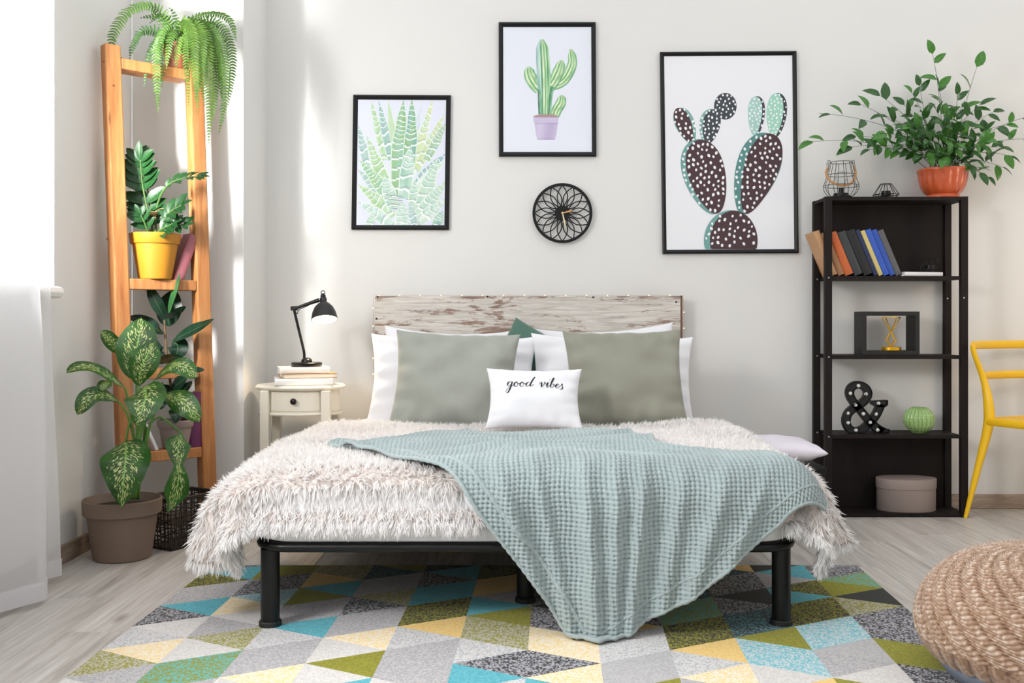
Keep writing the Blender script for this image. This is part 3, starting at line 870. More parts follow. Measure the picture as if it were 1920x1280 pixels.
# a pillow lying on something low and dark between bed and bookcase
bn = thing('bench', 'low black bench in the gap between bed and bookcase, carrying a lavender pillow', 'bench', (1.2, 4.52, 0))
for x in (1.05, 1.33):
    for y in (4.37, 4.67):
        b = MB(); b.box((x, y, .145), (.035, .035, .29)); b.build('leg', M_black, bn, bevel=.003)
b = MB(); b.box((1.19, 4.52, .305), (.34, .36, .03)); b.build('seat', M_black, bn, bevel=.006)
M_lav = mat('lavender_cotton', 'D8D2DC', .85, bump=.1, bscale=30)
cushion('pillow', 'pale lavender pillow lying flat on the low bench between bed and bookcase', (1.145, 4.47, .383), .42, .34, .12, 90, M_lav, seed=11, pinch=.08, cat='pillow')

# ============================================================ nightstand, books, lamp
M_cream = mat('cream_lacquer', 'EAE3D3', .42)
ns = thing('nightstand', 'small oval cream nightstand with one drawer beside the bed', 'nightstand', (-1.02, 4.76, 0))
NC = Vector((-1.022, 4.76, 0))
def oval(rx, ry, z0, z1, m, nm, par, rnd=.006, cut=None):
    b = MB()
    pr = [(.001, z0), (1 - rnd / rx, z0), (1, z0 + rnd), (1, z1 - rnd), (1 - rnd / rx, z1), (.001, z1)]
    b.lathe(pr, NC, 64, ex=rx, ey=ry)
    return b.build(nm, m, par, smooth=35)
oval(.213, .168, .633, .655, M_cream, 'tabletop', ns, .009)
oval(.186, .142, .528, .632, M_cream, 'apron', ns, .002)
oval(.198, .153, .513, .528, M_cream, 'moulding', ns, .006)
for sx in (-1, 1):
    for sy in (-1, 1):
        x, y = NC.x + sx * .142, NC.y + sy * .115
        b = MB(); b.box((x, y, .316), (.042, .042, .632)); b.build('leg', M_cream, ns, bevel=.004)
# the bowed drawer front between the two front legs
b = MB()
rows = []
for i in range(17):
    a = math.radians(-90 - 37 + 74 * i / 16)
    p0 = Vector((NC.x + .189 * math.cos(a), NC.y + .146 * math.sin(a), 0)); p1 = Vector((NC.x + .180 * math.cos(a), NC.y + .137 * math.sin(a), 0))
    rows.append([p0 + Vector((0, 0, .536)), p0 + Vector((0, 0, .626)), p1 + Vector((0, 0, .626)), p1 + Vector((0, 0, .536))])
b.grid(rows, close_v=True); b.f += [[0, 1, 2, 3], [64, 65, 66, 67]]; b.m += [0, 0]
dr = b.build('drawer', M_cream, ns, bevel=.002)
b = MB(); b.lathe([(.001, 0), (.006, 0), (.005, .008), (.013, .013), (.015, .019), (.011, .025), (.001, .027)], (NC.x, NC.y - .1455, .584), 24, mat=RX(90))
b.build('knob', mat('bronze_knob', '2E2A28', .35, .6), dr, smooth=50)['label'] = 'dark round drawer knob'
M_pages = mat('page_block', 'E9E2D3', .8, bump=.3, bscale=2, stretch=(3, 3, 400))
M_pagew = mat('page_block_white', 'E6E4E4', .8, bump=.3, bscale=2, stretch=(3, 3, 400))
def book(name, label, loc, rot, T, Hh, D, cover, pages=None, group=None, spine=True, cv=.0025):
    """a standing book: spine towards -y, thickness along x, height along z, origin at its lower left spine corner"""
    t = thing(name, label, 'book', loc, rot, group)
    b = MB()
    b.box((cv / 2, D / 2, Hh / 2), (cv, D, Hh)); b.box((T - cv / 2, D / 2, Hh / 2), (cv, D, Hh))
    if spine:
        rows = []
        for k in range(9):
            a = math.pi * k / 8
            rows.append([Vector((T / 2 - T / 2 * math.cos(a), -.16 * T * math.sin(a), z)) for z in (0, Hh)])
        for k in range(9):
            a = math.pi * (8 - k) / 8
            rows.append([Vector((T / 2 - (T / 2 - cv) * math.cos(a), -.16 * (T - cv) * math.sin(a) + cv, z)) for z in (0, Hh)])
        b.grid(rows, close_u=True)
    b.build('cover', cover, t, world=False, smooth=40)
    e = .004
    b = MB(); b.box((T / 2, (D - e) / 2 + .001, Hh / 2), (T - 2 * cv, D - e - .004, Hh - 2 * e)); b.build('page_block', pages or M_pages, t, world=False)
    return t
def cov(n, c, r=.55): return mat(n, c, r, bump=.08, bscale=600, var=.05, vscale=15)
# lying flat: rotate so that thickness points up
def lying(name, label, c, yaw, T, Hh, D, cover, pages=None, group=None):
    M = RZ(yaw) @ Matrix(((0, 0, 1), (0, 1, 0), (1, 0, 0))).to_3x3() @ Matrix.Identity(3)
    M = RZ(yaw) @ RY(-90)
    off = M @ Vector((0, D / 2, Hh / 2))
    return book(name, label, Vector(c) - off, M, T, Hh, D, cover, pages, group)
lying('book', 'thick white hardback at the bottom of the nightstand stack', (-1.005, 4.73, .656), 14, .031, .265, .20, cov('cover_white_a', 'EFEDEA'), M_pagew)
lying('book', 'thin tan-covered book in the middle of the nightstand stack', (-.985, 4.74, .6875), 200, .0225, .25, .175, cov('cover_tan_a', 'B9854E'), M_pages)
lying('book', 'white hardback on top of the nightstand stack, under the lamp', (-1.005, 4.73, .7105), 18, .029, .23, .16, cov('cover_white_b', 'EDE6DC'), M_pagew)
zb = .7401
lm = thing('table_lamp', 'black jointed table lamp with a domed metal shade, lit', 'lamp', (at(575, 687, 4.73).x, 4.73, zb))
LB = Vector((at(575, 687, 4.73).x, 4.73, zb))
b = MB(); b.lathe([(.001, .0), (.07, .0), (.072, .003), (.072, .017), (.069, .02), (.001, .02)], LB, 48); b.build('base', M_blackm, lm, smooth=40)
b = MB(); b.lathe([(.026, .019), (.026, .026), (.022, .036), (.012, .042), (.001, .042)], LB, 32); b.build('hub', M_blackm, lm, smooth=40)
def LP(px, py): return at(px, py, 4.73)
J1, J2 = LP(551, 579), LP(594, 563)
b = MB(); b.tube(catmull([LP(570, 676), LP(570.5, 664), LP(568, 650), LP(560, 617), J1], 8), .0065, 12); b.build('lower_arm', M_blackm, lm, smooth=60)
b = MB(); b.tube([J1 - Vector((.014, 0, -.002)), J1 + Vector((.018, 0, .004))], .0105, 14); b.tube([J1 + Vector((0, -.014, 0)), J1 + Vector((0, .014, 0))], .0085, 14); b.build('joint', M_blackm, lm, smooth=60)
b = MB(); b.tube([J1, J1.lerp(J2, .5), J2 + Vector((.012, 0, .002))], [.006, .0075, .010], 12); b.build('upper_arm', M_blackm, lm, smooth=60)
b = MB(); b.tube(catmull([LP(553, 583), LP(557, 588), LP(561, 580), LP(575, 574), LP(590, 566)], 6), .002, 6); b.build('cord', M_blackm, lm, smooth=60)
SC = LP(606.5, 566)
RS = RY(-7) @ RX(-19)
b = MB()
pr = [(.001, .018), (.0165, .018), (.0165, .0), (.019, -.004), (.03, -.012), (.044, -.028), (.055, -.052), (.0605, -.078), (.0625, -.09), (.0605, -.09), (.058, -.076), (.052, -.052), (.041, -.03), (.028, -.016), (.001, -.01)]
b.lathe([(r * 1.0, z) for r, z in pr], SC, 48, mat=RS)
M_shade = mat('lamp_shade_black', '1B1B1B', .45, bump=.05, bscale=700)
shd = b.build('shade', M_shade, lm, smooth=40)
b = MB(); b.lathe([(.0603, -.0895), (.0578, -.0758), (.0518, -.0518), (.0408, -.0302), (.0278, -.0168), (.001, -.0105)], SC, 48, mat=RS)
b.build('shade_lining', mat('shade_white_inside', 'FBF7EE', .6), shd, smooth=180)
b = MB(); b.tube([SC + RS @ Vector((0, 0, .014)), SC + RS @ Vector((0, 0, .034))], .0125, 16); b.tube([SC + RS @ Vector((0, 0, .034)), SC + RS @ Vector((0, 0, .042))], .007, 12)
b.tube([SC + RS @ Vector((.009 * math.cos(a), 0, .047 + .011 * math.sin(a))) for a in [k * math.pi / 8 for k in range(16)]], .0022, 6, closed=True); b.build('neck', M_blackm, lm, smooth=60)
b = MB(); b.sphere(SC + RS @ Vector((0, 0, -.055)), .026, 10, 16); b.build('light_bulb', mat('lit_bulb', 'FFF3DA', .4, emit='FFE9C4', estr=14), lm, smooth=180)
Lb = bpy.data.lights.new('lamp_light', 'SPOT'); Lb.energy = 9; Lb.color = (1, .76, .48); Lb.shadow_soft_size = .03; Lb.spot_size = math.radians(150); Lb.spot_blend = .4
lo = bpy.data.objects.new('lamp_light', Lb); COL.objects.link(lo); lo.parent = lm; MW[lo] = MW[lm]
lo.location = (SC + RS @ Vector((0, 0, -.086))) - LB; lo.rotation_euler = RS.to_euler()
# ============================================================ ladder shelf in the corner
ld = thing('ladder_shelf', 'orange pine ladder shelf leaning in the corner, its rungs holding plants and books', 'shelf', (-1.55, 4.38, 0))
LT, LBm = at(207, 85, 4.25), Vector((at(238, 850, 4.25).x + .008, 4.25, 0))
RT, RBm = at(363, 112, 4.50), Vector((at(389, 850, 4.50).x + .006, 4.50, 0))
e1 = (Vector((RBm.x, RBm.y, 0)) - Vector((LBm.x, LBm.y, 0))).normalized()
en = Vector((-e1.y, e1.x, 0))            # towards the corner
def post(a, c, wx, wy):
    b = MB()
    P = [e1 * sx * wx / 2 + en * sy * wy / 2 for sx, sy in ((-1, -1), (1, -1), (1, 1), (-1, 1))]
    b.add([a + q for q in P] + [c + q for q in P], [(0, 3, 2, 1), (4, 5, 6, 7), (0, 1, 5, 4), (1, 2, 6, 5), (2, 3, 7, 6), (3, 0, 4, 7)])
    return b
post(LBm, LT, .066, .062).build('rail', M_pine, ld, bevel=.006)
post(RBm, RT, .066, .062).build('rail', M_pine, ld, bevel=.006)
def on_post(a, c, z):
    return a.lerp(c, (z - a.z) / (c.z - a.z))
RUNGS = []
for k, zt in enumerate((at(211, 108, 4.25).z, at(300, 524, 4.37).z, at(330, 688, 4.45).z, at(264, 849, 4.25).z)):
    a, c = on_post(LBm, LT, zt), on_post(RBm, RT, zt)
    d = (c - a); d.z = 0
    a2, c2 = a + e1 * .034, c - e1 * .034
    dep, hh = .10, .046
    f0 = -.030
    P = []
    for q in (a2, c2):
        for dn in (f0, f0 + dep):
            for dz in (-hh, 0):
                P.append(q + en * dn + Vector((0, 0, dz)))
    b = MB(); b.add(P, [(0, 2, 3, 1), (4, 5, 7, 6), (0, 1, 5, 4), (2, 6, 7, 3), (1, 3, 7, 5), (0, 4, 6, 2)])
    b.build('rung', M_pine, ld, bevel=.004)
    RUNGS.append((a2, c2, zt))
M_dowel = mat('wood_knot', '7A4526', .6)
for (px, py, Y) in ((195, 116, 4.22), (212, 160, 4.22), (201, 448, 4.22), (362, 322, 4.47)):
    b = MB(); b.sphere(at(px, py, Y), .004, 5, 8, sc=(1, 1, 1)); b.build('knot', M_dowel, ld, smooth=180)
def rung_pt(k, px, dn=.02):
    """the point of rung k that stands at picture column px, dn behind the rung's centre line"""
    a, c, z = RUNGS[k]
    best = min((abs((a.lerp(c, t / 200).x + en.x * dn) / (a.lerp(c, t / 200).y + en.y * dn) * FPX + CX - px), t / 200) for t in range(-40, 241))
    q = a.lerp(c, best[1]) + en * dn
    return Vector((q.x, q.y, z + .0005))

# ---------------- plants
M_soil = mat('potting_soil', '2A201A', .95, bump=.8, bscale=60)
def pot(par, c, rt, rb, h, rim, m, lip=.012, soil=.03, seg=56, name='pot'):
    b = MB()
    w = .006
    rr = rb + (rt - lip * .6 - rb) * (h - rim) / h
    b.lathe([(.001, 0), (rb - .004, 0), (rb, .004), (rr, h - rim), (rr + lip * .7, h - rim), (rr + lip, h - rim + .003), (rt, h - .003), (rt - .002, h), (rt - w, h), (rr - w, h - soil - .01), (.001, h - soil - .01)], c, seg)
    o = b.build(name, m, par, smooth=35)
    b = MB(); b.lathe([(rt - w - .006, h - soil), (.6 * rt, h - soil + .006), (.001, h - soil + .008)], c, 32); b.build('soil', M_soil, par, smooth=60)
    return o
def blade(pts, w, facing, fold=.18, nl=12, prof=None, wave=0, cup=0):
    """a leaf along control points pts, half-width w; facing: the way its upper side looks"""
    pts = [Vector(p) for p in pts]
    P = bez(pts, nl)
    facing = Vector(facing)
    b = MB()
    base = 0
    vs = (-1, -.66, -.3, 0, .3, .66, 1)
    for i, p in enumerate(P):
        t = i / nl
        tg = (P[min(i + 1, nl)] - P[max(i - 1, 0)]).normalized()
        sd = tg.cross(facing)
        if sd.length < 1e-5: sd = tg.orthogonal()
        sd.normalize()
        up = sd.cross(tg).normalized()
        ww = w * (prof(t) if prof else math.sin(math.pi * min(1, max(0, t ** .8))) ** .75)
        for j, v in enumerate(vs):
            q = p + sd * ww * v + up * (fold * ww * abs(v) - cup * ww * v * v + wave * w * math.sin(t * 14 + (3 if v > 0 else 0)) * abs(v) ** 2)
            b.v.append(tuple(q)); b.uv[len(b.v) - 1] = (t, (v + 1) / 2)
    k = len(vs)
    for i in range(nl):
        for j in range(k - 1):
            b.f.append([i * k + j, i * k + j + 1, (i + 1) * k + j + 1, (i + 1) * k + j]); b.m.append(0)
    return b
def obov(t): return math.sin(math.pi * t ** 1.0) ** .6 * (.75 + .35 * t) if 0 < t < 1 else .0
def ovate(t): return (math.sin(math.pi * t ** .72)) ** .8 if 0 < t < 1 else .0
def lance(t): return (math.sin(math.pi * t ** .85)) ** 1.1 if 0 < t < 1 else .0
def small_leaf_mesh(name, m, L=1, w=.24, fold=.25, droop=.12, nl=6, prof=ovate):
    b = blade([(0, 0, 0), (L * .35, 0, .06 * L), (L * .7, 0, .02 * L), (L, 0, -droop * L)], w, (0, 0, 1), fold, nl, prof)
    me = bpy.data.meshes.new(name); me.from_pydata(b.v, [], b.f); me.materials.append(m)
    uvl = me.uv_layers.new(name='UVMap'); uvl.data.foreach_set('uv', [x for l in me.loops for x in b.uv[l.vertex_index]])
    me.shade_smooth(); me.update()
    return me
def put_leaf(me, parent, pos, d, up, size, name='leaf', flat=1.0):
    d = Vector(d).normalized(); up = Vector(up)
    s = up.cross(d)
    if s.length < 1e-4: s = d.orthogonal()
    s.normalize(); u = d.cross(s)
    M = Matrix((d, s, u)).transposed().to_4x4()
    o = bpy.data.objects.new(name, me); COL.objects.link(o); o.parent = parent; MW[o] = MW[parent]
    o.matrix_local = MW[parent].inverted() @ Matrix.Translation(Vector(pos)) @ M @ Matrix.Diagonal((size, size * flat, size, 1))
    return o

# --- big variegated plant on the floor
dp = thing('dumb_cane', 'tall plant with big cream-flecked green leaves in a brown pot on the floor', 'plant', (-1.588, 4.03, 0))
M_brown = mat('taupe_plastic', '7A675A', .6, bump=.04, bscale=400)
pot(dp, (-1.588, 4.03, .0005), .1535, .112, .240, .06, M_brown, .014, .035)
M_dief = leafmat('dumb_cane_leaf', '1F4714', '386F22', .35, spots='D6DE95', rib='8FBF5F', ribw=.035)
M_stalk = mat('green_stalk', '5E8A3C', .5, var=.15, vscale=20)
b = MB()
st0 = [at(250, 935, 4.03), at(256, 880, 4.02), at(258, 830, 4.0), at(262, 780, 3.99)]
b.tube(catmull(st0, 6), [.013 - .00025 * i for i in range(19)], 10)
b.tube(catmull([at(246, 935, 4.01), at(248, 890, 4.0), at(256, 845, 3.99), at(268, 790, 3.97)], 6), .009, 8)
b.tube(catmull([at(258, 935, 4.05), at(262, 880, 4.02), at(272, 830, 4.0), at(278, 800, 4.0)], 6), .009, 8)
b.build('stalk', M_stalk, dp, smooth=180)
CAMV = Vector((.35, -1, .25))
def dleaf(pp, w, facing=(.35, -1, .35), fold=.12, prof=obov, stalk=None, wave=.05, cup=.1, m=None, par=None, nm='leaf', r=.0045):
    P = [at(*q) for q in pp]
    par = par or dp
    o = blade(P, w, facing, fold, 16, prof, wave, cup).build(nm, m or M_dief, par, smooth=180)
    if stalk:
        b = MB(); b.tube(catmull([at(*q) for q in stalk] + [P[0]], 6), r, 7); b.build('leaf_stalk', M_stalk if m is None else M_fstem, o, smooth=180)
    return o
dleaf([(256, 712, 4.0), (245, 680, 3.98), (262, 640, 4.0), (265, 596, 4.06)], .085, (.2, -1, .3), stalk=[(258, 850, 4.0), (256, 780, 4.0)])
dleaf([(262, 724, 3.95), (258, 690, 3.90), (276, 668, 3.90), (287, 643, 3.97)], .062, (.35, -1, .5), stalk=[(262, 850, 3.98), (262, 780, 3.96)])
dleaf([(235, 727, 4.0), (212, 715, 3.97), (180, 676, 3.93), (142, 681, 3.87), (124, 700, 3.86)], .035, (.25, -.55, .8), fold=.25, stalk=[(252, 850, 4.0), (246, 780, 4.0)])
dleaf([(206, 712, 3.96), (200, 716, 3.93), (192, 722, 3.91), (192, 733, 3.9)], .03, (.1, -.9, .3), fold=.1)
dleaf([(232, 662, 4.05), (218, 652, 4.03), (204, 634, 4.0), (189, 620, 3.97)], .034, (.3, -1, .5), fold=.2)
dleaf([(222, 752, 3.98), (200, 740, 3.92), (166, 726, 3.86), (160, 752, 3.83), (145, 778, 3.82)], .042, (.3, -.75, .55), fold=.25, stalk=[(256, 850, 4.0), (240, 780, 3.99)])
dleaf([(270, 724, 3.93), (280, 735, 3.82), (268, 765, 3.76), (254, 800, 3.77)], .078, (.1, -1, .45), fold=.10, prof=ovate, stalk=[(262, 860, 3.98), (264, 790, 3.95)])
dleaf([(290, 712, 4.0), (312, 690, 3.93), (340, 668, 3.9), (352, 694, 3.9), (368, 708, 3.9)], .043, (-.25, -.8, .7), fold=.15, stalk=[(268, 850, 4.0), (278, 745, 4.0)])
dleaf([(308, 742, 4.0), (328, 742, 3.92), (350, 750, 3.89), (374, 792, 3.9)], .052, (-.4, -.85, .75), fold=.12, stalk=[(270, 860, 4.0), (284, 790, 4.0)])
dleaf([(236, 826, 3.96), (238, 850, 3.86), (232, 890, 3.80), (227, 952, 3.83)], .094, (.2, -1, .3), fold=.08, prof=ovate, stalk=[(256, 850, 4.0), (245, 790, 3.98)])
dleaf([(342, 814, 3.97), (318, 842, 3.9), (356, 890, 3.88), (314, 960, 3.9)], .052, (.55, -.9, .2), fold=.15, prof=lambda t: (.25 + .75 * abs(math.cos(math.pi * (t - .12) * 1.28)) ** .8) * min(1, t * 6, (1 - t) * 5 + .02), stalk=[(280, 795, 4.0), (300, 782, 4.0), (326, 800, 3.99)])

# --- rubber plant on the lowest rung
rp = rung_pt(3, 329, .02)
rub = thing('rubber_plant', 'rubber plant with broad dark leaves in a greyish pot on the lowest rung', 'plant', rp)
M_gpot = mat('grey_pot', '8E7F78', .6, bump=.03, bscale=400)
pot(rub, rp, .079, .056, .125, .032, M_gpot, .006, .02)
M_fic = leafmat('rubber_leaf', '12291A', '214331', .25, rib='6E8F5A', ribw=.02, trans=.1)
M_ficl = leafmat('rubber_leaf_young', '2C5A30', '3E7440', .3, rib='7FA35F', ribw=.02, trans=.2)
M_fstem = mat('rubber_stem', '6B5436', .6, var=.3, vscale=30)
FY = rp.y
b = MB(); b.tube(catmull([rp + Vector((0, 0, .1)), at(323, 740, FY), at(314, 680, FY), at(311, 640, FY), at(308, 600, FY)], 6), [.0075 - .00014 * i for i in range(25)], 8); b.build('stem', M_fstem, rub, smooth=180)
def rleaf(pp, w, facing=(.2, -1, .4), m=None, **k):
    dleaf([(x, y, FY + dy) for x, y, dy in pp], w, facing, k.get('fold', .12), k.get('prof', lambda t: math.sin(math.pi * t ** .9) ** .65 if 0 < t < 1 else 0), None, .02, k.get('cup', 0), m or M_fic, rub)
rleaf([(309, 598, 0), (300, 575, -.04), (284, 560, -.06), (279, 528, -.03)], .029, (.6, -1, .3))
rleaf([(317, 590, 0), (322, 565, -.04), (334, 545, -.05), (338, 510, -.03)], .022, (-.8, -1, .2), m=M_ficl, fold=.4)
rleaf([(318, 612, .06), (312, 590, .05), (322, 565, .06), (326, 543, .08)], .058, (0, -1, 0))
rleaf([(310, 597, 0), (325, 592, -.08), (335, 578, -.1), (349, 574, -.1)], .022, (.2, -.6, -1))
rleaf([(308, 624, 0), (290, 620, -.06), (270, 592, -.06), (236, 595, -.02)], .034, (.2, -.8, .8))
rleaf([(325, 638, 0), (345, 625, -.06), (375, 615, -.06), (401, 597, -.02)], .036, (-.4, -.8, .7))
rleaf([(322, 642, .03), (338, 640, -.02), (336, 660, -.03), (326, 672, -.02)], .045, (.3, -1, .2))
rleaf([(310, 662, .02), (295, 665, -.02), (290, 650, -.02), (292, 636, .0)], .030, (-.2, -1, .3))
rleaf([(297, 682, .0), (310, 670, -.06), (328, 668, -.08), (344, 671, -.06)], .028, (.1, -.7, -.6))
rleaf([(330, 712, .0), (350, 695, -.02), (368, 692, -.04), (384, 694, -.04)], .020, (-.3, -.8, .6))
rleaf([(320, 722, .0), (305, 735, -.04), (296, 728, -.06), (292, 716, -.06)], .030)
rleaf([(320, 728, .0), (332, 722, -.04), (340, 714, -.06), (350, 706, -.06)], .030)
rleaf([(322, 736, .0), (340, 735, -.05), (352, 728, -.07), (360, 714, -.07)], .026, (-.2, -1, .6))
rleaf([(318, 742, .0), (306, 745, -.05), (300, 758, -.08), (302, 768, -.08)], .026, (.3, -1, .6))
rleaf([(325, 760, .0), (330, 762, -.07), (332, 775, -.1), (328, 794, -.1)], .030, (.1, -1, .4))
rleaf([(322, 730, .02), (312, 728, -.02), (302, 732, -.04), (288, 728, -.04)], .024, (.2, -.7, .8))

# --- ZZ plant in the yellow pot
zp = rung_pt(1, 291, .02)
zz = thing('zz_plant', 'glossy dark green zz plant in a mustard yellow pot on the middle rung', 'plant', zp)
M_mustard = mat('mustard_plastic', 'BE821F', .5, bump=.03, bscale=400)
ZYP = zp.y
pot(zz, zp, .1085, .070, .201, .046, M_mustard, .008, .02)
M_zz = leafmat('zz_leaf', '15391A', '225426', .42, rib='3F7A3C', ribw=.02, trans=.12)
zzl = small_leaf_mesh('zz_leaf', M_zz, 1, .2, .22, .08, 7, lambda t: math.sin(math.pi * t ** .95) ** .8 if 0 < t < 1 else 0)
M_zst = mat('zz_stem', '4C6B34', .5, var=.2, vscale=20)
def zstem(pp, n, size, start, up=(0, -1, .3), r=.006, spread=68, rnd=6):
    P = catmull([Vector(at(x, y, ZYP + dy)) for x, y, dy in pp], 8)
    b = MB(); b.tube(P, [r * (1 - .6 * i / len(P)) for i in range(len(P))], 7); o = b.build('stem', M_zst, zz, smooth=180)
    for i in range(n):
        t = start + (1 - start) * i / (n - 1)
        k = min(int(t * (len(P) - 1)), len(P) - 2)
        tg = (P[k + 1] - P[k]).normalized()
        for sg in (-1, 1):
            sd = tg.cross(Vector(up)).normalized() * sg
            a = math.radians(spread - 22 * t + R.uniform(-rnd, rnd))
            d = tg * math.cos(a) + sd * math.sin(a) + Vector(up) * R.uniform(.0, .25)
            put_leaf(zzl, o, P[k], d, Vector(up) + Vector((R.uniform(-.3, .3), 0, R.uniform(-.2, .3))), size * (.8 + .3 * math.sin(math.pi * min(1, (i + 1) / n))) * R.uniform(.9, 1.1), flat=1.15)
    put_leaf(zzl, o, P[-1], (P[-1] - P[-2]), up, size * .8)
zstem([(284, 445, 0), (280, 410, 0), (268, 350, -.02), (263, 300, -.05)], 9, .104, .26)
zstem([(287, 445, .02), (283, 400, .02), (274, 340, .03), (262, 290, .05)], 7, .07, .5)
zstem([(292, 445, 0), (294, 390, -.01), (312, 350, -.05), (345, 334, -.08), (378, 331, -.10)], 7, .050, .52, up=(-.1, -.7, .75), spread=62)
zstem([(296, 445, 0), (302, 425, -.02), (316, 400, -.05), (340, 385, -.08)], 4, .075, .5, up=(-.1, -.8, .6))
zstem([(296, 445, .02), (310, 432, 0), (328, 424, -.04), (345, 421, -.06)], 4, .068, .35, up=(0, -.8, .6))
zstem([(284, 445, .0), (276, 430, -.03), (270, 415, -.05), (264, 404, -.06)], 3, .07, .4, up=(.1, -1, .4))
zstem([(290, 445, -.02), (300, 432, -.05), (312, 425, -.07), (322, 420, -.08)], 3, .07, .4, up=(.1, -1, .6))
b = MB()
M_twine = mat('jute_twine', 'B8895A', .9)
for z in (398, 401, 404):
    c = at(287, z, ZYP); b.tube([c + Vector((.024 * math.cos(a), .024 * math.sin(a), 0)) for a in [k * math.pi / 8 for k in range(16)]], .0017, 5, closed=True)
b.tube(catmull([at(290, 401, ZYP - .026), at(298, 392, ZYP - .04), at(307, 391, ZYP - .05)], 5), .0013, 5)
b.tube(catmull([at(290, 401, ZYP - .026), at(292, 411, ZYP - .035), at(286, 412, ZYP - .035), at(289, 402, ZYP - .027)], 5), .0013, 5)
b.build('twine_tie', M_twine, zz, smooth=180)

# --- fern on the top rung
fp = rung_pt(0, 332, .02)
fe = thing('fern', 'bushy light green fern with long drooping fronds on top of the ladder shelf', 'plant', fp)
M_terra = mat('brown_pot', '8A4A30', .6, bump=.05, bscale=200)
pot(fe, fp, .068, .050, .115, .026, M_terra, .006, .012)
M_fern = leafmat('fern_leaf', '476E2C', '68923E', .45, rib='8DB868', ribw=.02, trans=.35)
M_fern2 = leafmat('fern_leaf_light', '5E8A34', '86AC4C', .45, rib='9DC878', ribw=.02, trans=.4)
M_fern3 = leafmat('fern_leaf_dark', '284E24', '427034', .45, rib='8DB868', ribw=.02, trans=.3)
FYP = fp.y
def frond(pp, L, m, n=None, up=(.2, -1, .35), dens=.0128):
    P = catmull([at(x, y, FYP + dy) for x, y, dy in pp], 14)
    # resample evenly
    ln = [0]
    for a, c in zip(P[:-1], P[1:]): ln.append(ln[-1] + (c - a).length)
    tot = ln[-1]
    n = int(tot / dens)
    def ev(s):
        for i in range(len(ln) - 1):
            if ln[i + 1] >= s: return P[i].lerp(P[i + 1], (s - ln[i]) / max(1e-9, ln[i + 1] - ln[i])), (P[i + 1] - P[i]).normalized()
        return P[-1], (P[-1] - P[-2]).normalized()
    b = MB()
    ph = R.uniform(0, 6)
    for i in range(n):
        t = (i + .5) / n
        q, tg = ev(t * tot)
        upv = Vector(up) + Vector((.35 * math.sin(ph + 5 * t), 0, .35 * math.cos(ph + 4 * t)))
        w = L * min(1, .35 + t * 6) * (1 - t ** 3) ** .8 * (1.0 if t < .92 else .8)
        for sg in (-1, 1):
            sd = tg.cross(upv).normalized() * sg
            nn = sd.cross(tg) * sg
            d = (sd * .93 + tg * .32 + upv.normalized() * R.uniform(-.12, .2) + Vector((0, 0, -.12))).normalized()
            l = w * R.uniform(.85, 1.1)
            hw = .0047
            c2 = d.cross(upv).normalized()
            dr = Vector((0, 0, -.12 * l))
            base = len(b.v)
            for (tt, ww) in ((0, .9), (.35, 1.0), (.72, .75), (1, .05)):
                for v, s2 in ((0, -1), (.5, 0), (1, 1)):
                    p3 = q + d * l * tt + dr * tt * tt + c2 * hw * ww * s2 + upv * (.0015 * abs(s2))
                    b.v.append(tuple(p3)); b.uv[len(b.v) - 1] = (tt, v)
            for r_ in range(3):
                for j in range(2):
                    b.f.append([base + r_ * 3 + j, base + r_ * 3 + j + 1, base + r_ * 3 + 4 + j, base + r_ * 3 + 3 + j]); b.m.append(0)
    k0 = len(b.v)
    b.tube([ev(tot * k / 24)[0] for k in range(25)], [.0016 * (1 - .7 * k / 24) for k in range(25)], 5, m=1)
    b.build('frond', [m, M_frst], fe)
M_frst = mat('fern_stalk', '6B7F3A', .6)
fy = 106
frond([(328, fy, 0), (318, 50, -.03), (285, 12, -.10), (240, 22, -.16), (210, 70, -.2), (218, 100, -.2), (240, 118, -.18)], .040, M_fern)
frond([(326, fy, 0), (300, 62, -.05), (268, 58, -.1), (250, 85, -.14), (243, 112, -.15)], .030, M_fern3)
frond([(326, fy, -.02), (312, 60, -.08), (294, 90, -.14), (294, 150, -.15), (297, 212, -.14)], .030, M_fern)
frond([(325, fy, -.02), (300, 75, -.08), (280, 100, -.12), (270, 165, -.12)], .018, M_fern3)
frond([(334, fy, -.02), (342, 40, -.08), (362, 60, -.14), (365, 120, -.17), (372, 215, -.17)], .032, M_fern2)
frond([(336, fy, -.02), (360, 45, -.08), (388, 75, -.12), (392, 160, -.14), (391, 276, -.13)], .030, M_fern2)
frond([(338, fy, 0), (375, 48, -.05), (412, 80, -.09), (424, 160, -.10), (410, 254, -.10)], .036, M_fern)
frond([(338, fy, .0), (362, 40, -.04), (402, 26, -.07), (432, 40, -.09), (443, 78, -.09)], .034, M_fern)
frond([(330, fy, 0), (334, 55, -.03), (326, 25, -.06), (316, 14, -.08)], .024, M_fern3)
frond([(336, fy, -.04), (352, 60, -.12), (348, 100, -.17), (352, 150, -.18), (354, 200, -.18)], .022, M_fern2)
frond([(336, fy, 0), (384, 52, -.04), (403, 110, -.06), (402, 190, -.06), (396, 235, -.06)], .032, M_fern)
frond([(332, fy, .02), (350, 40, .02), (376, 50, 0), (390, 110, 0)], .03, M_fern3)
frond([(330, fy, .02), (310, 35, .0), (296, 30, -.02), (280, 45, -.04)], .026, M_fern3)
frond([(332, fy, -.02), (330, 60, -.09), (318, 80, -.14), (312, 130, -.15)], .026, M_fern)
frond([(334, fy, -.02), (352, 50, -.08), (380, 66, -.13), (378, 130, -.15), (384, 200, -.15)], .03, M_fern2)
frond([(338, fy, .02), (370, 60, -.01), (392, 90, -.03), (412, 140, -.03), (420, 200, -.03)], .03, M_fern)
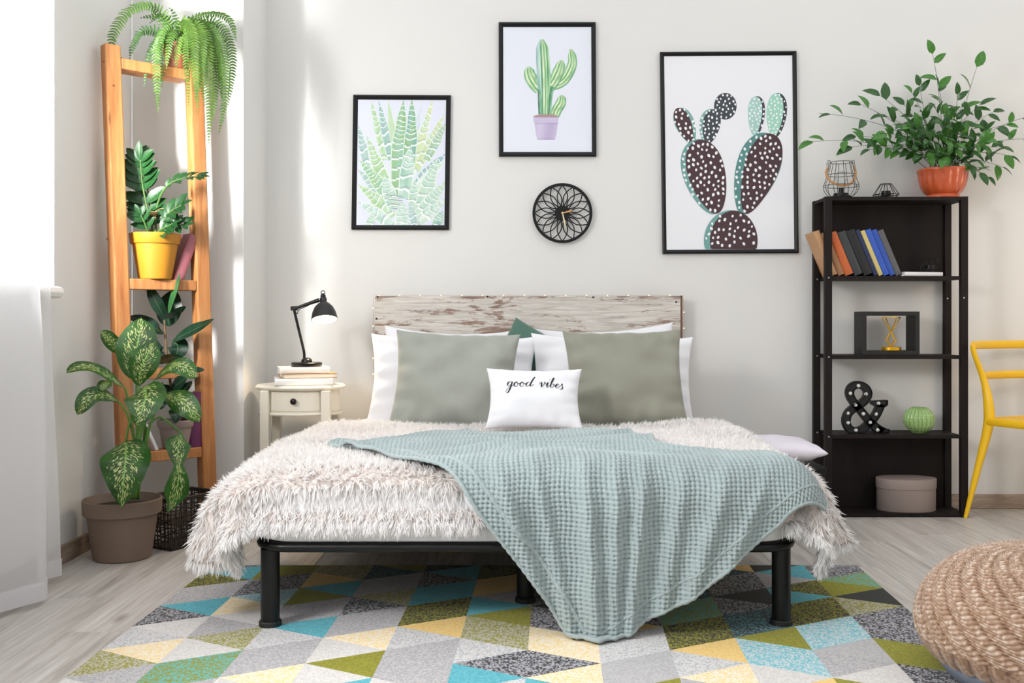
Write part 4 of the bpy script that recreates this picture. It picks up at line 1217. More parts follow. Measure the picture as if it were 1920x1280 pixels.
frond([(330, fy, -.02), (325, 55, -.07), (306, 60, -.12), (302, 110, -.14)], .024, M_fern)

frond([(334, fy, -.02), (340, 52, -.06), (352, 48, -.10), (358, 90, -.13), (356, 140, -.14)], .032, M_fern2)
frond([(330, fy, -.02), (318, 58, -.06), (304, 66, -.09), (300, 90, -.1), (304, 165, -.1)], .032, M_fern)
frond([(336, fy, -.02), (358, 58, -.06), (372, 80, -.09), (376, 130, -.1), (366, 185, -.1)], .034, M_fern)
frond([(338, fy, 0), (372, 44, -.04), (398, 62, -.06), (414, 110, -.07), (418, 170, -.07)], .036, M_fern2)
frond([(338, fy, .02), (388, 42, 0), (420, 58, -.02), (436, 110, -.03), (428, 200, -.03)], .034, M_fern)
frond([(334, fy, .03), (345, 48, .03), (355, 36, .02), (372, 40, .01)], .028, M_fern3)
frond([(338, fy, .03), (366, 66, .03), (384, 90, .03), (388, 150, .03)], .03, M_fern3)
frond([(334, fy, .0), (320, 44, -.02), (300, 30, -.04), (262, 34, -.08)], .030, M_fern3)
frond([(336, fy, -.03), (344, 70, -.08), (334, 86, -.11), (330, 130, -.12)], .026, M_fern2)

# --- books on the ladder
def rung_book(k, px, T, Hh, D, tilt, m, label, pages=None):
    q = rung_pt(k, px, -.03 + .012)
    ang = math.degrees(math.atan2(e1.y, e1.x))
    M = RZ(ang) @ RY(tilt)
    t = book('book', label, q, M, T, Hh, D, m, pages)
    return t
M_mauve = cov('cover_mauve', '9B5A63', .35)
rung_book(1, 325, .046, .222, .085, 20, M_mauve, 'glossy dusky pink hardback leaning beside the mustard pot')
rung_book(3, 356, .058, .245, .085, 0, cov('cover_purple', '5E1F4E'), 'thick purple hardback standing on the lowest ladder rung')
rung_book(3, 383, .024, .245, .085, 0, cov('cover_charcoal', '2B2B30'), 'slim charcoal hardback standing at the right rail of the ladder')
rung_book(3, 292, .014, .135, .085, -24, cov('cover_white_c', 'E9E9EE'), 'thin white notebook leaning left on the lowest ladder rung', M_pagew)

# --- woven basket
ba = thing('wire_basket', 'open dark woven basket on the floor beside the brown plant pot', 'basket', (-1.44, 4.29, 0))
M_cane = mat('dark_cane', '2B2019', .7, var=.3, vscale=30, bump=.2, bscale=150)
C0 = Vector((-1.425, 4.13, .004)); ea = Vector((-.85, .53, 0)).normalized(); eb = Vector((.50, .87, 0)).normalized()
la, lb, hB, fl_ = .165, .25, .20, .05
def side_pt(k, u, z):
    cs = [C0, C0 + eb * lb, C0 + eb * lb + ea * la, C0 + ea * la]
    a, c = cs[k], cs[(k + 1) % 4]
    cen = (cs[0] + cs[2]) / 2
    q = a.lerp(c, u)
    g = 1 + fl_ * z / hB
    return Vector((cen.x + (q.x - cen.x) * g, cen.y + (q.y - cen.y) * g, .006 + z))
b = MB()
for k, L in ((0, lb), (1, la), (2, lb), (3, la)):
    nv = int(L / .020)
    for i in range(nv + 1):
        u = i / nv + R.uniform(-.012, .012) * (0 < i < nv)
        lean = R.uniform(-.05, .05)
        b.tube([side_pt(k, min(1, max(0, u + lean * z / hB + R.uniform(-.012, .012))), z) for z in [hB * q / 6 for q in range(7)]], .0026, 5)
b.build('upright_strands', M_cane, ba, smooth=180)
b = MB()
for j in range(10):
    z = .012 + (hB - .03) * j / 9
    for k, L in ((0, lb), (1, la), (2, lb), (3, la)):
        b.tube([side_pt(k, i / 10, max(0, z + R.uniform(-.004, .004) + (-.012 if j % 3 == 0 else 0) * math.sin(i * .6 + k))) for i in range(11)], .0028, 5)
b.build('cross_strands', M_cane, ba, smooth=180)
b = MB()
for dz in (0, .007):
    b.tube([side_pt(k, u, hB + dz) for k in range(4) for u in (0, .33, .66)], .0055, 8, closed=True)
b.build('rim', M_cane, ba, smooth=180)
b = MB(); cs = [side_pt(k, 0, 0) for k in range(4)]; b.prism([q + Vector((0, 0, -.003)) for q in cs], (0, 0, .006)); b.build('bottom', M_cane, ba)
# ============================================================ pictures and clock
M_frame = mat('black_frame', '121315', .4, spec=.3)
M_paper = mat('print_paper', 'EDEEF2', .6)
M_print = vcol('print_ink', .6)
def picture(label, quad, fw, depth, art):
    """quad: picture corners (tl, tr, br, bl) on the wall"""
    Yf = YW - depth
    q = [at(x, y, Yf) for x, y in quad]
    t = thing('framed_picture', label, 'picture', ((q[0] + q[2]) / 2).x and Vector((((q[0] + q[2]) / 2).x, YW - .0015, ((q[0] + q[2]) / 2).z)))
    cen = (q[0] + q[1] + q[2] + q[3]) / 4
    inn = []
    for i in range(4):
        a, p0, n0 = q[i], q[i - 1], q[(i + 1) % 4]
        d1, d2 = (p0 - a).normalized(), (n0 - a).normalized()
        inn.append(a + (d1 + d2) * fw)
    BK = Vector((0, depth - .001, 0))
    for i in range(4):
        j = (i + 1) % 4
        o1, o2, i1, i2 = q[i], q[j], inn[i], inn[j]
        m1, m2 = o1.lerp(i1, .35), o2.lerp(i2, .35)
        st = Vector((0, .004, 0)); ib = Vector((0, .010, 0))
        V = [o1 + st, o2 + st, m1, m2, i1 + ib, i2 + ib, o1 + BK, o2 + BK, i1 + BK, i2 + BK]
        b = MB(); b.add(V, [(0, 1, 3, 2), (2, 3, 5, 4), (6, 7, 1, 0), (4, 5, 9, 8), (8, 9, 7, 6), (0, 2, 4, 8, 6), (1, 7, 9, 5, 3)])
        b.build('frame_bar', M_frame, t)
    b = MB(); pb = Vector((0, .012, 0)); b.prism([p + pb for p in (inn[0], inn[1], inn[2], inn[3])], (0, .006, 0)); b.build('backing', M_paper, t)
    b = MB(); b.lay = 0
    def pt(px, py):
        p = at(px, py, Yf + .012)
        p.y = Yf + .012 - .0004 - .00006 * b.lay
        return p
    b.ptf = pt
    art(b)
    b.build('print', M_print, t)
    return t
def setc(b, n0, c):
    for i in range(n0, len(b.v)): b.c[i] = c if len(c) == 4 else lin(c)
def poly(b, P, c):
    n0 = len(b.v); b.lay += 1
    V = [b.ptf(x, y) for x, y in P]
    b.add(V, [list(range(len(V)))]); setc(b, n0, lin(c))
def ell(cx, cy, rx, ry, ang=0, n=36, egg=0):
    a = math.radians(ang); out = []
    for k in range(n):
        t = 2 * math.pi * k / n
        x, y = rx * math.cos(t), ry * math.sin(t)
        x *= 1 - egg * (y / ry)
        out.append((cx + x * math.cos(a) - y * math.sin(a), cy + x * math.sin(a) + y * math.cos(a)))
    return out
def limb(b, pts, ws, colf, nl=30, nc=14):
    """a painted shape along a spine; colf(t, v) -> colour"""
    P = catmull([(x, y, 0) for x, y in pts], max(2, nl // (len(pts) - 1)))
    n = len(P); b.lay += 1
    def W(t):
        k = t * (len(ws) - 1); i = min(int(k), len(ws) - 2); f = k - i; f = f * f * (3 - 2 * f)
        return ws[i] + (ws[i + 1] - ws[i]) * f
    for i in range(n - 1):
        for j in range(nc):
            n0 = len(b.v); vs = []
            for (ii, jj) in ((i, j), (i, j + 1), (i + 1, j + 1), (i + 1, j)):
                a, c = P[max(ii - 1, 0)], P[min(ii + 1, n - 1)]
                tg = (c - a).normalized(); sd = Vector((tg.y, -tg.x, 0))
                q = P[ii] + sd * W(ii / (n - 1)) * (2 * jj / nc - 1)
                vs.append(b.ptf(*b.clip(q.x, q.y)) if hasattr(b, 'clip') else b.ptf(q.x, q.y))
            b.add(vs, [(0, 1, 2, 3)])
            setc(b, n0, lin(colf((i + .5) / (n - 1), 2 * (j + .5) / nc - 1)))
def mixh(a, c, t):
    a = [int(a[i:i + 2], 16) for i in (0, 2, 4)]; c = [int(c[i:i + 2], 16) for i in (0, 2, 4)]
    return ''.join('%02X' % int(max(0, min(255, x + (y - x) * t))) for x, y in zip(a, c))
# --- aloe watercolour
def art_aloe(b):
    x0, x1, y0, y1 = 670.5, 835, 186, 422
    b.clip = lambda x, y: (min(max(x, x0), x1), min(max(y, y0), y1))
    rr = random.Random(3)
    def leaf(tip, base, w, g1, g2, bands=11, bend=0, white=True):
        mid = ((tip[0] + base[0]) / 2 + bend, (tip[1] + base[1]) / 2)
        ph = rr.uniform(0, 1)
        def cf(t, v):
            s = t * bands + ph + .14 * math.sin(v * 3.0 + t * 9) + .2 * v * v
            f = s - math.floor(s)
            nz = noise.noise(Vector((v * 1.7 + tip[0] * .1, t * 6, base[1] * .05)))
            c = mixh(g1, g2, .5 + .8 * nz)
            c = mixh(c, 'DCE8E8', .16 + .2 * math.sin(4 * v + ph * 9) * (1 - t))
            if abs(v) > .86: c = mixh(c, 'F4F6F7', .65)
            elif white and f < .17 and t > .08: c = 'F3F6F7'
            elif white and f > .82 and t > .2: c = mixh(c, '6E8C86', .28)
            return c
        limb(b, [tip, (tip[0] * .75 + base[0] * .25 + bend * .8, tip[1] * .75 + base[1] * .25), mid, base], [.4, w * .62, w, w * .8], cf, 100, 14)
    poly(b, [(x0, y0), (x1, y0), (x1, y1), (x0, y1)], 'DDE1EE')
    T1, T2, T3, G1, G2, P1, B1 = '8FBFA8', '79AFA6', 'A9CDBD', '86B46E', '9CC783', 'C5DCC0', '9FB6BF'
    leaf((792, 190), (760, 340), 9, 'DDE3EA', 'C9D4DE', white=False); leaf((728, 188), (742, 300), 8, P1, 'B9D3A5', white=False)
    leaf((696, 190), (722, 300), 8, P1, G2, 8); leaf((710, 188), (733, 300), 8, T1, B1, 9); leaf((812, 186), (770, 330), 9, 'D5DD9C', P1, 9)
    leaf((833, 215), (780, 320), 9, P1, 'C9D489', 10); leaf((672, 235), (690, 320), 8, B1, T3, 7); leaf((835, 232), (800, 300), 9, 'B9CED0', G1, 9)
    leaf((757, 186), (745, 372), 16, G1, T1, 16, -2); leaf((772, 184), (762, 350), 13, G1, T2, 14, 3)
    leaf((835, 288), (770, 380), 15, T2, B1, 10, -6); leaf((835, 300), (775, 360), 10, 'E8EEF0', P1, white=False)
    leaf((688, 255), (735, 370), 12, G2, P1, 10, -2); leaf((671, 318), (728, 395), 13, T3, B1, 8, 6); leaf((674, 300), (742, 388), 13, G2, T1, 12, 2)
    leaf((820, 296), (780, 400), 14, P1, T3, 10, 2); leaf((671, 345), (735, 408), 12, P1, G2, 8, 4)
    leaf((770, 272), (757, 372), 14, 'CFE3D6', T1, 7); leaf((835, 340), (778, 412), 13, T3, P1, 9, 2); leaf((720, 328), (738, 392), 13, 'DDEBD9', T3, 8)
    leaf((778, 338), (772, 385), 9, P1, T3, 5); leaf((671, 378), (735, 425), 12, 'DDE9E4', T3, 6, 4); leaf((835, 372), (770, 425), 12, 'E2ECDE', T3, 7, 4)
    for k in range(12):
        yy = 360 + k * 4.2; poly(b, [(722 + k * 2, yy), (752 + k, yy + 3), (752 + k, yy + 4.6), (722 + k * 2, yy + 2)], '8FA39E' if k % 2 else 'B5CBBF')
    leaf((757, 380), (752, 422), 14, 'DDE9DC', T3, 6); leaf((768, 384), (778, 422), 8, B1, T3, 5); leaf((700, 400), (690, 428), 8, T3, P1, 5); leaf((830, 395), (815, 428), 10, T2, P1, 6)
picture('small black framed watercolour of a banded aloe, lowest of the three plant prints', [(662, 177), (845, 178), (841.5, 430.5), (658.5, 430)], .0235, .022, art_aloe)
# --- columnar cactus in a lilac pot
def art_cactus(b):
    poly(b, [(943, 50), (1109, 50), (1110, 285), (943.5, 285)], 'E3E7F1')
    def stripes(cols):
        def cf(t, v):
            k = (v + 1) / 2 * len(cols); i = min(int(k), len(cols) - 1)
            nz = noise.noise(Vector((v * 3, t * 5, 1.3)))
            return mixh(cols[i], 'F0F4F0' if nz > 0 else '4C8A62', abs(nz) * .55)
        return cf
    big = ['9DBFBE', 'A9CFC4', 'C4E0D2', '5E9F73', 'E5EFC9', '86BE86', 'D9EBC0', '6FAF7B', 'B4D9B0']
    sm = ['86B98C', 'D5E8B5', '6FAF74', 'E4EFC6', '8FC08A', 'C2DDA8', '79AE86']
    def cyl(pts, w, c=None): limb(b, pts, [w * .25, w * .85, w, w, w * .95, w * .85], stripes(c or sm), 30, 14)
    cyl([(1070, 92), (1073, 120), (1058, 150), (1036, 162)], 9.5)
    cyl([(1054, 113), (1048, 132), (1040, 150), (1032, 162)], 11)
    cyl([(991, 125), (994, 142), (1003, 158), (1012, 168)], 12)
    limb(b, [(1016, 74), (1018, 110), (1020, 160), (1020, 214)], [4, 12, 13, 13, 11.5, 11], stripes(big), 40, 16)
    limb(b, [(1035, 162), (1031, 180), (1029, 214)], [6, 5, 4], stripes(['8FC48A', '4F8A6A', '7FB58F']), 16, 6)
    limb(b, [(1011, 168), (1012, 190), (1013, 214)], [3, 3.5, 3], stripes(['4C7268', '7FB58F']), 16, 5)
    cyl([(1053, 178), (1052, 192), (1044, 206), (1040, 218)], 10)
    poly(b, [(1001, 217), (1014, 214), (1036, 214), (1047, 218), (1046, 222), (1001, 222)], 'A88E8E')
    poly(b, [(999, 218), (1003, 220), (1046, 220), (1048, 219), (1046, 231), (1001, 230)], 'C9BFDA')
    def pc(t, v): return mixh('CFC6DF', 'B7A9CC', .4 + .4 * math.sin(v * 3 + t) + .4 * (t > .85))
    limb(b, [(1024, 230), (1024, 246), (1024, 262)], [22, 20, 16.5], pc, 14, 10)
    poly(b, [(1003, 231.5), (1046, 231.5), (1046, 232.5), (1003, 232.5)], '9A8FB2')
picture('black framed watercolour of a green column cactus in a lilac pot, hung above the clock', [(935, 41), (1117, 41), (1118.5, 292.5), (935.5, 292.5)], .0225, .024, art_cactus)
# --- spotted prickly pear
def art_pear(b):
    rr = random.Random(11)
    q = lambda x, y: (1220 + x * .32017, 80 + y * .32031)
    poly(b, [(1245, 103), (1487, 102), (1491, 467), (1249, 468)], 'EAEBEF')
    ymax = 467.0
    def pad(cx, cy, rx, ry, ang, c1, c2, egg=0, off=(14, 0), sc=.86, dots=40, dr=8.5, sq=None):
        E1 = [q(x, y) for x, y in ell(cx, cy, rx, ry, ang, 40, egg)]
        E1 = [(x, min(y, ymax)) for x, y in E1]
        poly(b, E1, c1)
        if c2:
            E2 = [q(x, y) for x, y in ell(cx + off[0], cy + off[1], rx * sc, ry * .985, ang, 40, egg)]
            poly(b, [(x, min(y, ymax)) for x, y in E2], c2)
        a = math.radians(ang); pts = []
        tries = 0
        while len(pts) < dots and tries < 4000:
            tries += 1
            u, v = rr.uniform(-1, 1), rr.uniform(-1, 1)
            if u * u + v * v > .86: continue
            x, y = rx * u * (1 - egg * v), ry * v
            p = (cx + x * math.cos(a) - y * math.sin(a), cy + x * math.sin(a) + y * math.cos(a))
            if any(math.hypot(p[0] - o[0], p[1] - o[1]) < dr * 3.0 for o in pts): continue
            pts.append(p)
        lay = b.lay
        for p in pts:
            r = dr * rr.uniform(.75, 1.1)
            P = [q(x, y) for x, y in ell(p[0], p[1], r * .85, r * 1.15, rr.uniform(-40, 40), 9)]
            if max(y for x, y in P) < ymax: poly(b, P, 'F1F1F3'); b.lay = lay + 1
        b.lay = lay + 2
    TE, DK, SL = '6FA09C', '472F34', '3A4148'
    pad(205, 487, 56, 112, -22, '7DA9A4', DK, .25, (-8, -2), .78, 34)
    pad(344, 490, 60, 103, 10, '7DA9A4', SL, .22, (10, 0), .84, 46, 7)
    pad(437, 372, 66, 78, 0, SL, None, 0, dots=48, dr=6.5)
    pad(620, 430, 47, 117, 2, SL, 'A5CCC4', .28, (-10, 0), .86, 46, 6.5)
    pad(738, 424, 57, 130, 4, '33393E', 'A0D3BF', .22, (-12, 0), .84, 60, 6.5)
    pad(318, 785, 122, 226, -15, TE, DK, .22, (15, 0), .88, 96, 9)
    pad(614, 768, 122, 250, 19, '568A87', DK, .30, (22, 0), .80, 100, 9)
    pad(468, 1150, 157, 170, 0, TE, DK, -.05, (18, 0), .89, 60, 9)
picture('large black framed print of white-spotted prickly pear pads, nearest the bookcase', [(1238, 97), (1494, 95), (1498, 474), (1243, 475.5)], .0205, .024, art_pear)
# --- openwork clock
ck = thing('wall_clock', 'round black openwork wall clock with interlaced petals and pale hands', 'clock', at(1054.5, 399.5, YW - .012))
CC = Vector((at(1054.5, 399.5, YW - .024).x, YW - .024, at(1054.5, 399.5, YW - .024).z))
Rk = .152
MK = RX(90)
def ck_tube(b, pts, w, d=.006):
    P = [CC + Vector((x, 0, z)) for x, z in pts]
    b.tube(P, w, 4, flat=(1.0, 1.0), up=(0, 1, 0))
b = MB(); b.lathe([(Rk - .0145, -.005), (Rk, -.005), (Rk, .005), (Rk - .0145, .005), (Rk - .0145, -.005)], CC, 72, mat=MK); b.build('rim', M_black, ck, smooth=40)
b = MB(); b.lathe([(.001, -.006), (.039, -.006), (.039, .005), (.001, .005)], CC, 40, mat=MK); b.build('hub', M_black, ck, smooth=40)
for k in range(16):
    a0 = 2 * math.pi * k / 16
    b = MB()
    for sg in (-1, 1):
        pts = []
        for i in range(13):
            t = i / 12
            r = .034 + (Rk - .010 - .034) * t
            a = a0 + sg * math.radians(float(np.interp(t, (0, .15, .3, .5, .66, .85, 1), (9, 17.5, 20.5, 17.5, 12.5, 5.5, 0))))
            pts.append((r * math.sin(a), r * math.cos(a)))
        P = [CC + Vector((x, 0, z)) for x, z in pts]
        b.tube(P, .0027, 4, up=(0, 1, 0))
    b.build('petal', M_black, ck)
b = MB(); b.box(CC + Vector((0, .013, 0)), (.06, .02, .06)); b.build('movement', M_black, ck, bevel=.003)
M_copper = mat('copper_hand', 'D99B5E', .4, .3); M_crm = mat('cream_hand', 'E2D6B0', .45)
def hand(nm, a, L, w, m, y):
    a = math.radians(a); d = Vector((math.sin(a), 0, math.cos(a))); s = Vector((d.z, 0, -d.x))
    c = CC + Vector((0, y, 0))
    b = MB(); b.prism([c - d * .006 - s * .002, c + d * L * .65 - s * w, c + d * L, c + d * L * .65 + s * w, c - d * .006 + s * .002], (0, .0015, 0)); b.build(nm, m, ck)
hand('hour_hand', 76, .058, .0045, M_copper, -.009); hand('minute_hand', 168, .083, .0045, M_crm, -.011)
b = MB(); b.lathe([(.001, 0), (.006, 0), (.005, .004), (.001, .005)], CC + Vector((0, -.010, 0)), 16, mat=RX(90)); b.build('spindle_cap', mat('brass_cap', 'E8D7A0', .3, .6), ck, smooth=50)
# ============================================================ bookcase and its contents
M_wenge = wood('wenge_laminate', '150F0F', '1A1413', '211917', 3, (10, 10, .7), .6, rnd=True, bump=.05)
nodes(M_wenge)[1].inputs['Specular IOR Level'].default_value = .22
FY_, BY_ = 4.843, 5.058
bk = thing('bookcase', 'tall narrow dark wenge bookcase with open sides beside the yellow chair', 'bookcase', (1.86, 4.95, 0))
sx0, sx1 = 1.511, 2.207
UW, UD = .034, .030
for x in (sx0 + UW / 2, sx1 - UW / 2):
    for y in (FY_ + UD / 2, BY_ - UD / 2):
        b = MB(); b.box((x, y, .781), (UW, UD, 1.562)); b.build('upright', M_wenge, bk, bevel=.002)
SZ = [.0185, .402, .789, 1.175, 1.561]
SH = []
for i, z in enumerate(SZ):
    b = MB(); b.box(((sx0 + sx1) / 2, (FY_ + BY_) / 2 + (.002 if i < 4 else 0), z - .009), (sx1 - sx0 - 2 * UW + (.0 if i < 4 else 0), BY_ - FY_ - .006, .018)); b.build('shelf_board', M_wenge, bk, bevel=.0015)
for z0, z1 in ((SZ[0], SZ[1] - .018), (SZ[3], SZ[4] - .018)):
    b = MB(); b.box(((sx0 + sx1) / 2, BY_ - .012, (z0 + z1) / 2), (sx1 - sx0 - 2 * UW - .001, .01, z1 - z0)); b.build('back_panel', M_wenge, bk)
for x in (sx0 + UW / 2, sx1 - UW / 2):
    for z in (SZ[0] - .008, SZ[4] - .01):
        b = MB(); b.box((x, (FY_ + BY_) / 2, z), (UW - .004, BY_ - FY_ - 2 * UD, .016)); b.build('side_rail', M_wenge, bk)
M_screw = mat('steel_screw', 'C9CBCD', .3, .8)
for z in SZ[1:4]:
    for x in (sx0 + UW / 2,):
        for y in (FY_, BY_ - UD):
            b = MB(); b.lathe([(.001, 0), (.0042, 0), (.0036, .0012), (.001, .0015)], (x, y, z - .009), 10, mat=RX(90)); b.build('screw', M_screw, bk)
for y in (FY_, BY_ - UD):
    b = MB(); b.lathe([(.001, 0), (.004, 0), (.0036, .0012), (.001, .0015)], (sx1 - UW / 2 - .004, y, at(1800, 558, FY_).z), 10, mat=RX(90)); b.build('screw', M_screw, bk)
# --- ten leaning books
TH = 22.5
bx = at(1560.5, 516, 4.87).x
rowdef = [('C0946A', .0295, .232, 'tan hardback, first in the leaning row at the left upright'), ('9A6E4C', .0325, .222, 'brown hardback between the tan and the orange one'),
          ('C0602F', .041, .222, 'orange-red hardback in the leaning row'), ('34383B', .0415, .226, 'dark slate hardback right after the orange one'),
          ('17191B', .045, .234, 'thick black hardback in the leaning row'), ('1F2B50', .021, .240, 'slim navy hardback between the black and the yellow-beige one'),
          ('C9B878', .0215, .236, 'slim yellow-beige hardback in the leaning row'), ('2F57B5', .029, .240, 'bright blue hardback next to the yellow-beige one'),
          ('2A4FA6', .0255, .240, 'narrower blue hardback between another blue and the grey one'), ('5A5A5C', .029, .237, 'grey hardback, last of the leaning row')]
for i, (c, T, Hh, lab) in enumerate(rowdef):
    book('book', lab, (bx, 4.880, SZ[3] + .0012), RY(-TH), T, Hh, .145, cov('book_cover', c), M_pages, group='leaning books in the bookcase')
    bx += (T + .0006) / math.cos(math.radians(TH))
q = at(1742, 519, 4.90)
lying('book', 'thin white paperback lying flat on the top book shelf', (1.99, 4.95, SZ[3] + .001), 12, .020, .21, .14, cov('cover_white_d', 'E9E6EA'), M_pagew)
def wire_gem(label, c, rt, rm, rb, zt, zm, r, n, loc_name='candle_holder', cup=True):
    t = thing(loc_name, label, 'candle holder', c)
    c = Vector(c)
    b = MB()
    A = [2 * math.pi * k / n + .26 for k in range(n)]
    ring = lambda rad, z: [c + Vector((rad * math.cos(a), rad * math.sin(a), z)) for a in A]
    for P in (ring(rt, zt), ring(rm, zm), ring(rb, r)):
        for i in range(n): b.tube([P[i], P[(i + 1) % n]], r, 6)
    for p0, p1 in ((ring(rt, zt), ring(rm, zm)), (ring(rm, zm), ring(rb, r))):
        for i in range(n): b.tube([p0[i], p1[i]], r, 6)
    b.build('wire_cage', M_blackm, t, smooth=60)
    if cup:
        b = MB(); b.lathe([(.001, zm - .004), (.0215, zm - .004), (.0225, zm + .019), (.021, zm + .019), (.020, zm + .004), (.001, zm + .004)], c, 28); b.build('candle_cup', M_blackm, t, smooth=40)
        b = MB()
        for i in range(0, n, 2): b.tube([ring(rm, zm)[i], c + Vector((0, 0, zm - .003))], r, 6)
        b.build('cup_wire', M_blackm, t, smooth=60)
    return t
wire_gem('small black wire candle holder on the bookcase top, beside the lantern', (at(1661, 366, 4.93).x, 4.93, SZ[4] + .0005), .026, .062, .046, .072, .018, .0017, 8)
wire_gem('small dark wire candle holder inside the bookcase, beside the leaning books', (at(1746, 500, 4.95).x, 4.965, SZ[3] + .0215), .026, .058, .040, .072, .018, .0016, 6)
# --- lantern
ln = thing('lantern', 'black wire lantern with a clear bulb and rope handle on the bookcase top', 'lantern', (at(1577, 366, 4.92).x, 4.92, SZ[4] + .0005))
LC = Vector(ln.location)
b = MB(); b.lathe([(.001, 0), (.047, 0), (.049, .004), (.049, .010), (.037, .014), (.036, .024), (.001, .026)], LC, 40); b.build('base', M_blackm, ln, smooth=40)
b = MB(); b.lathe([(.001, .024), (.0125, .024), (.0125, .052), (.001, .052)], LC, 24); b.build('socket', M_blackm, ln, smooth=40)
pr = [(.049, .006), (.066, .018), (.080, .038), (.0845, .061), (.075, .088), (.068, .115), (.058, .150), (.052, .178)]
b = MB()
for k in range(10):
    a = 2 * math.pi * k / 10 + .2
    b.tube(catmull([LC + Vector((r * math.cos(a), r * math.sin(a), z)) for r, z in pr], 4), .0014, 6)
for r, z in ((.0845, .061), (.068, .115), (.052, .178)):
    b.tube([LC + Vector((r * math.cos(a), r * math.sin(a), z)) for a in [k * math.pi / 20 for k in range(40)]], .0015, 6, closed=True)
for sg in (-1, 1):
    cc = LC + Vector((sg * .060, 0, .181)); b.tube([cc + Vector((.007 * math.cos(a), 0, .007 * math.sin(a))) for a in [k * math.pi / 6 for k in range(12)]], .0013, 6, closed=True)
b.build('wire_cage', M_blackm, ln, smooth=60)
M_clear = bpy.data.materials.new('clear_glass'); M_clear.use_nodes = True
nt = M_clear.node_tree; nt.nodes.remove(nt.nodes['Principled BSDF'])
g1 = N(nt, 'BsdfTransparent', Color=(.96, .97, .97, 1)); g2 = N(nt, 'BsdfGlossy', Roughness=.03); lw = N(nt, 'LayerWeight', Blend=.25); gm = N(nt, 'MixShader')
nt.links.new(lw.outputs['Facing'], gm.inputs[0]); nt.links.new(g1.outputs[0], gm.inputs[1]); nt.links.new(g2.outputs[0], gm.inputs[2]); nt.links.new(gm.outputs[0], nt.nodes['Material Output'].inputs[0])
b = MB(); b.lathe([(.011, .052), (.014, .066), (.026, .084), (.0315, .102), (.028, .118), (.016, .131), (.001, .135)], LC, 32); b.build('glass_bulb', M_clear, ln, smooth=180)
M_rope = mat('rope', 'B58A5F', .9, bump=.6, bscale=250)
hp = catmull([LC + Vector(v) for v in ((-.068, -.008, .150), (-.085, -.035, .118), (-.074, -.058, .080), (-.042, -.066, .060), (.0, -.066, .056), (.036, -.060, .072), (.060, -.035, .115), (.062, -.008, .155))], 8)
b = MB(); b.tube(hp, .0058, 10); hd = b.build('rope_handle', M_rope, ln, smooth=180)
M_steel = mat('steel', 'B4B6B8', .3, .8)
for q in (hp[0], hp[-1]):
    b = MB(); b.tube([q, q + Vector((.0, .008, .024))], .006, 10); b.build('ferrule', M_steel, hd, smooth=60)
# --- shrub in the fluted orange pot
sp = thing('potted_shrub', 'bushy shrub with arching leafy stems in a glossy orange pot on the bookcase', 'plant', (at(1768, 366, 4.945).x, 4.945, SZ[4] + .0005))
PC = Vector(sp.location)
M_orange = mat('orange_plastic', 'C4572F', .25, bump=.02, bscale=300, coat=.3)
fl8 = lambda a, z: 1 + (.075 * abs(math.cos(a * 7)) ** .7 if .028 < z < .125 else 0)
b = MB(); b.lathe([(.001, 0), (.078, 0), (.080, .004), (.080, .012), (.074, .020), (.082, .030), (.098, .060), (.107, .100), (.109, .124), (.121, .134), (.123, .140), (.121, .146), (.113, .146), (.106, .135), (.001, .134)], PC, 108, rad=fl8); b.build('pot', M_orange, sp, smooth=60)
b = MB(); b.lathe([(.105, .132), (.05, .137), (.001, .139)], PC, 30); b.build('soil', M_soil, sp, smooth=60)
M_rus = leafmat('shrub_leaf', '21491C', '386828', .25, rib='3F7A38', ribw=.02, trans=.2)
M_rus2 = leafmat('shrub_leaf_light', '3D742A', '568F3A', .25, rib='5FA04A', ribw=.02, trans=.3)
rl1 = small_leaf_mesh('shrub_leaf', M_rus, 1, .24, .22, .12, 5); rl2 = small_leaf_mesh('shrub_leaf_light', M_rus2, 1, .26, .22, .18, 5)
M_rst = mat('shrub_stem', '2E4A2A', .5)
ends = [(1745, 84, -.05), (1836, 112, -.05), (1502, 268, -.16), (1535, 212, -.12), (1600, 190, -.06), (1640, 172, -.02), (1655, 215, -.14), (1690, 190, .03), (1705, 165, -.1), (1722, 150, 0), (1757, 148, .05), (1795, 168, -.06),
        (1808, 195, .05), (1846, 190, -.1), (1872, 205, 0), (1900, 232, -.06), (1945, 215, 0), (1950, 262, -.08), (1905, 296, -.05), (1890, 318, .02), (1862, 338, -.06), (1842, 328, -.12), (1590, 255, -.04), (1580, 278, -.10), (1618, 282, -.16),
        (1650, 250, -.2), (1682, 272, -.22), (1700, 235, -.2), (1730, 212, -.18), (1752, 200, -.12), (1782, 215, -.2), (1828, 240, -.18), (1856, 262, -.2), (1884, 276, -.14), (1738, 262, -.26), (1772, 252, -.26), (1803, 268, -.26), (1716, 292, -.2), (1768, 300, -.22)]
nleaf = 0
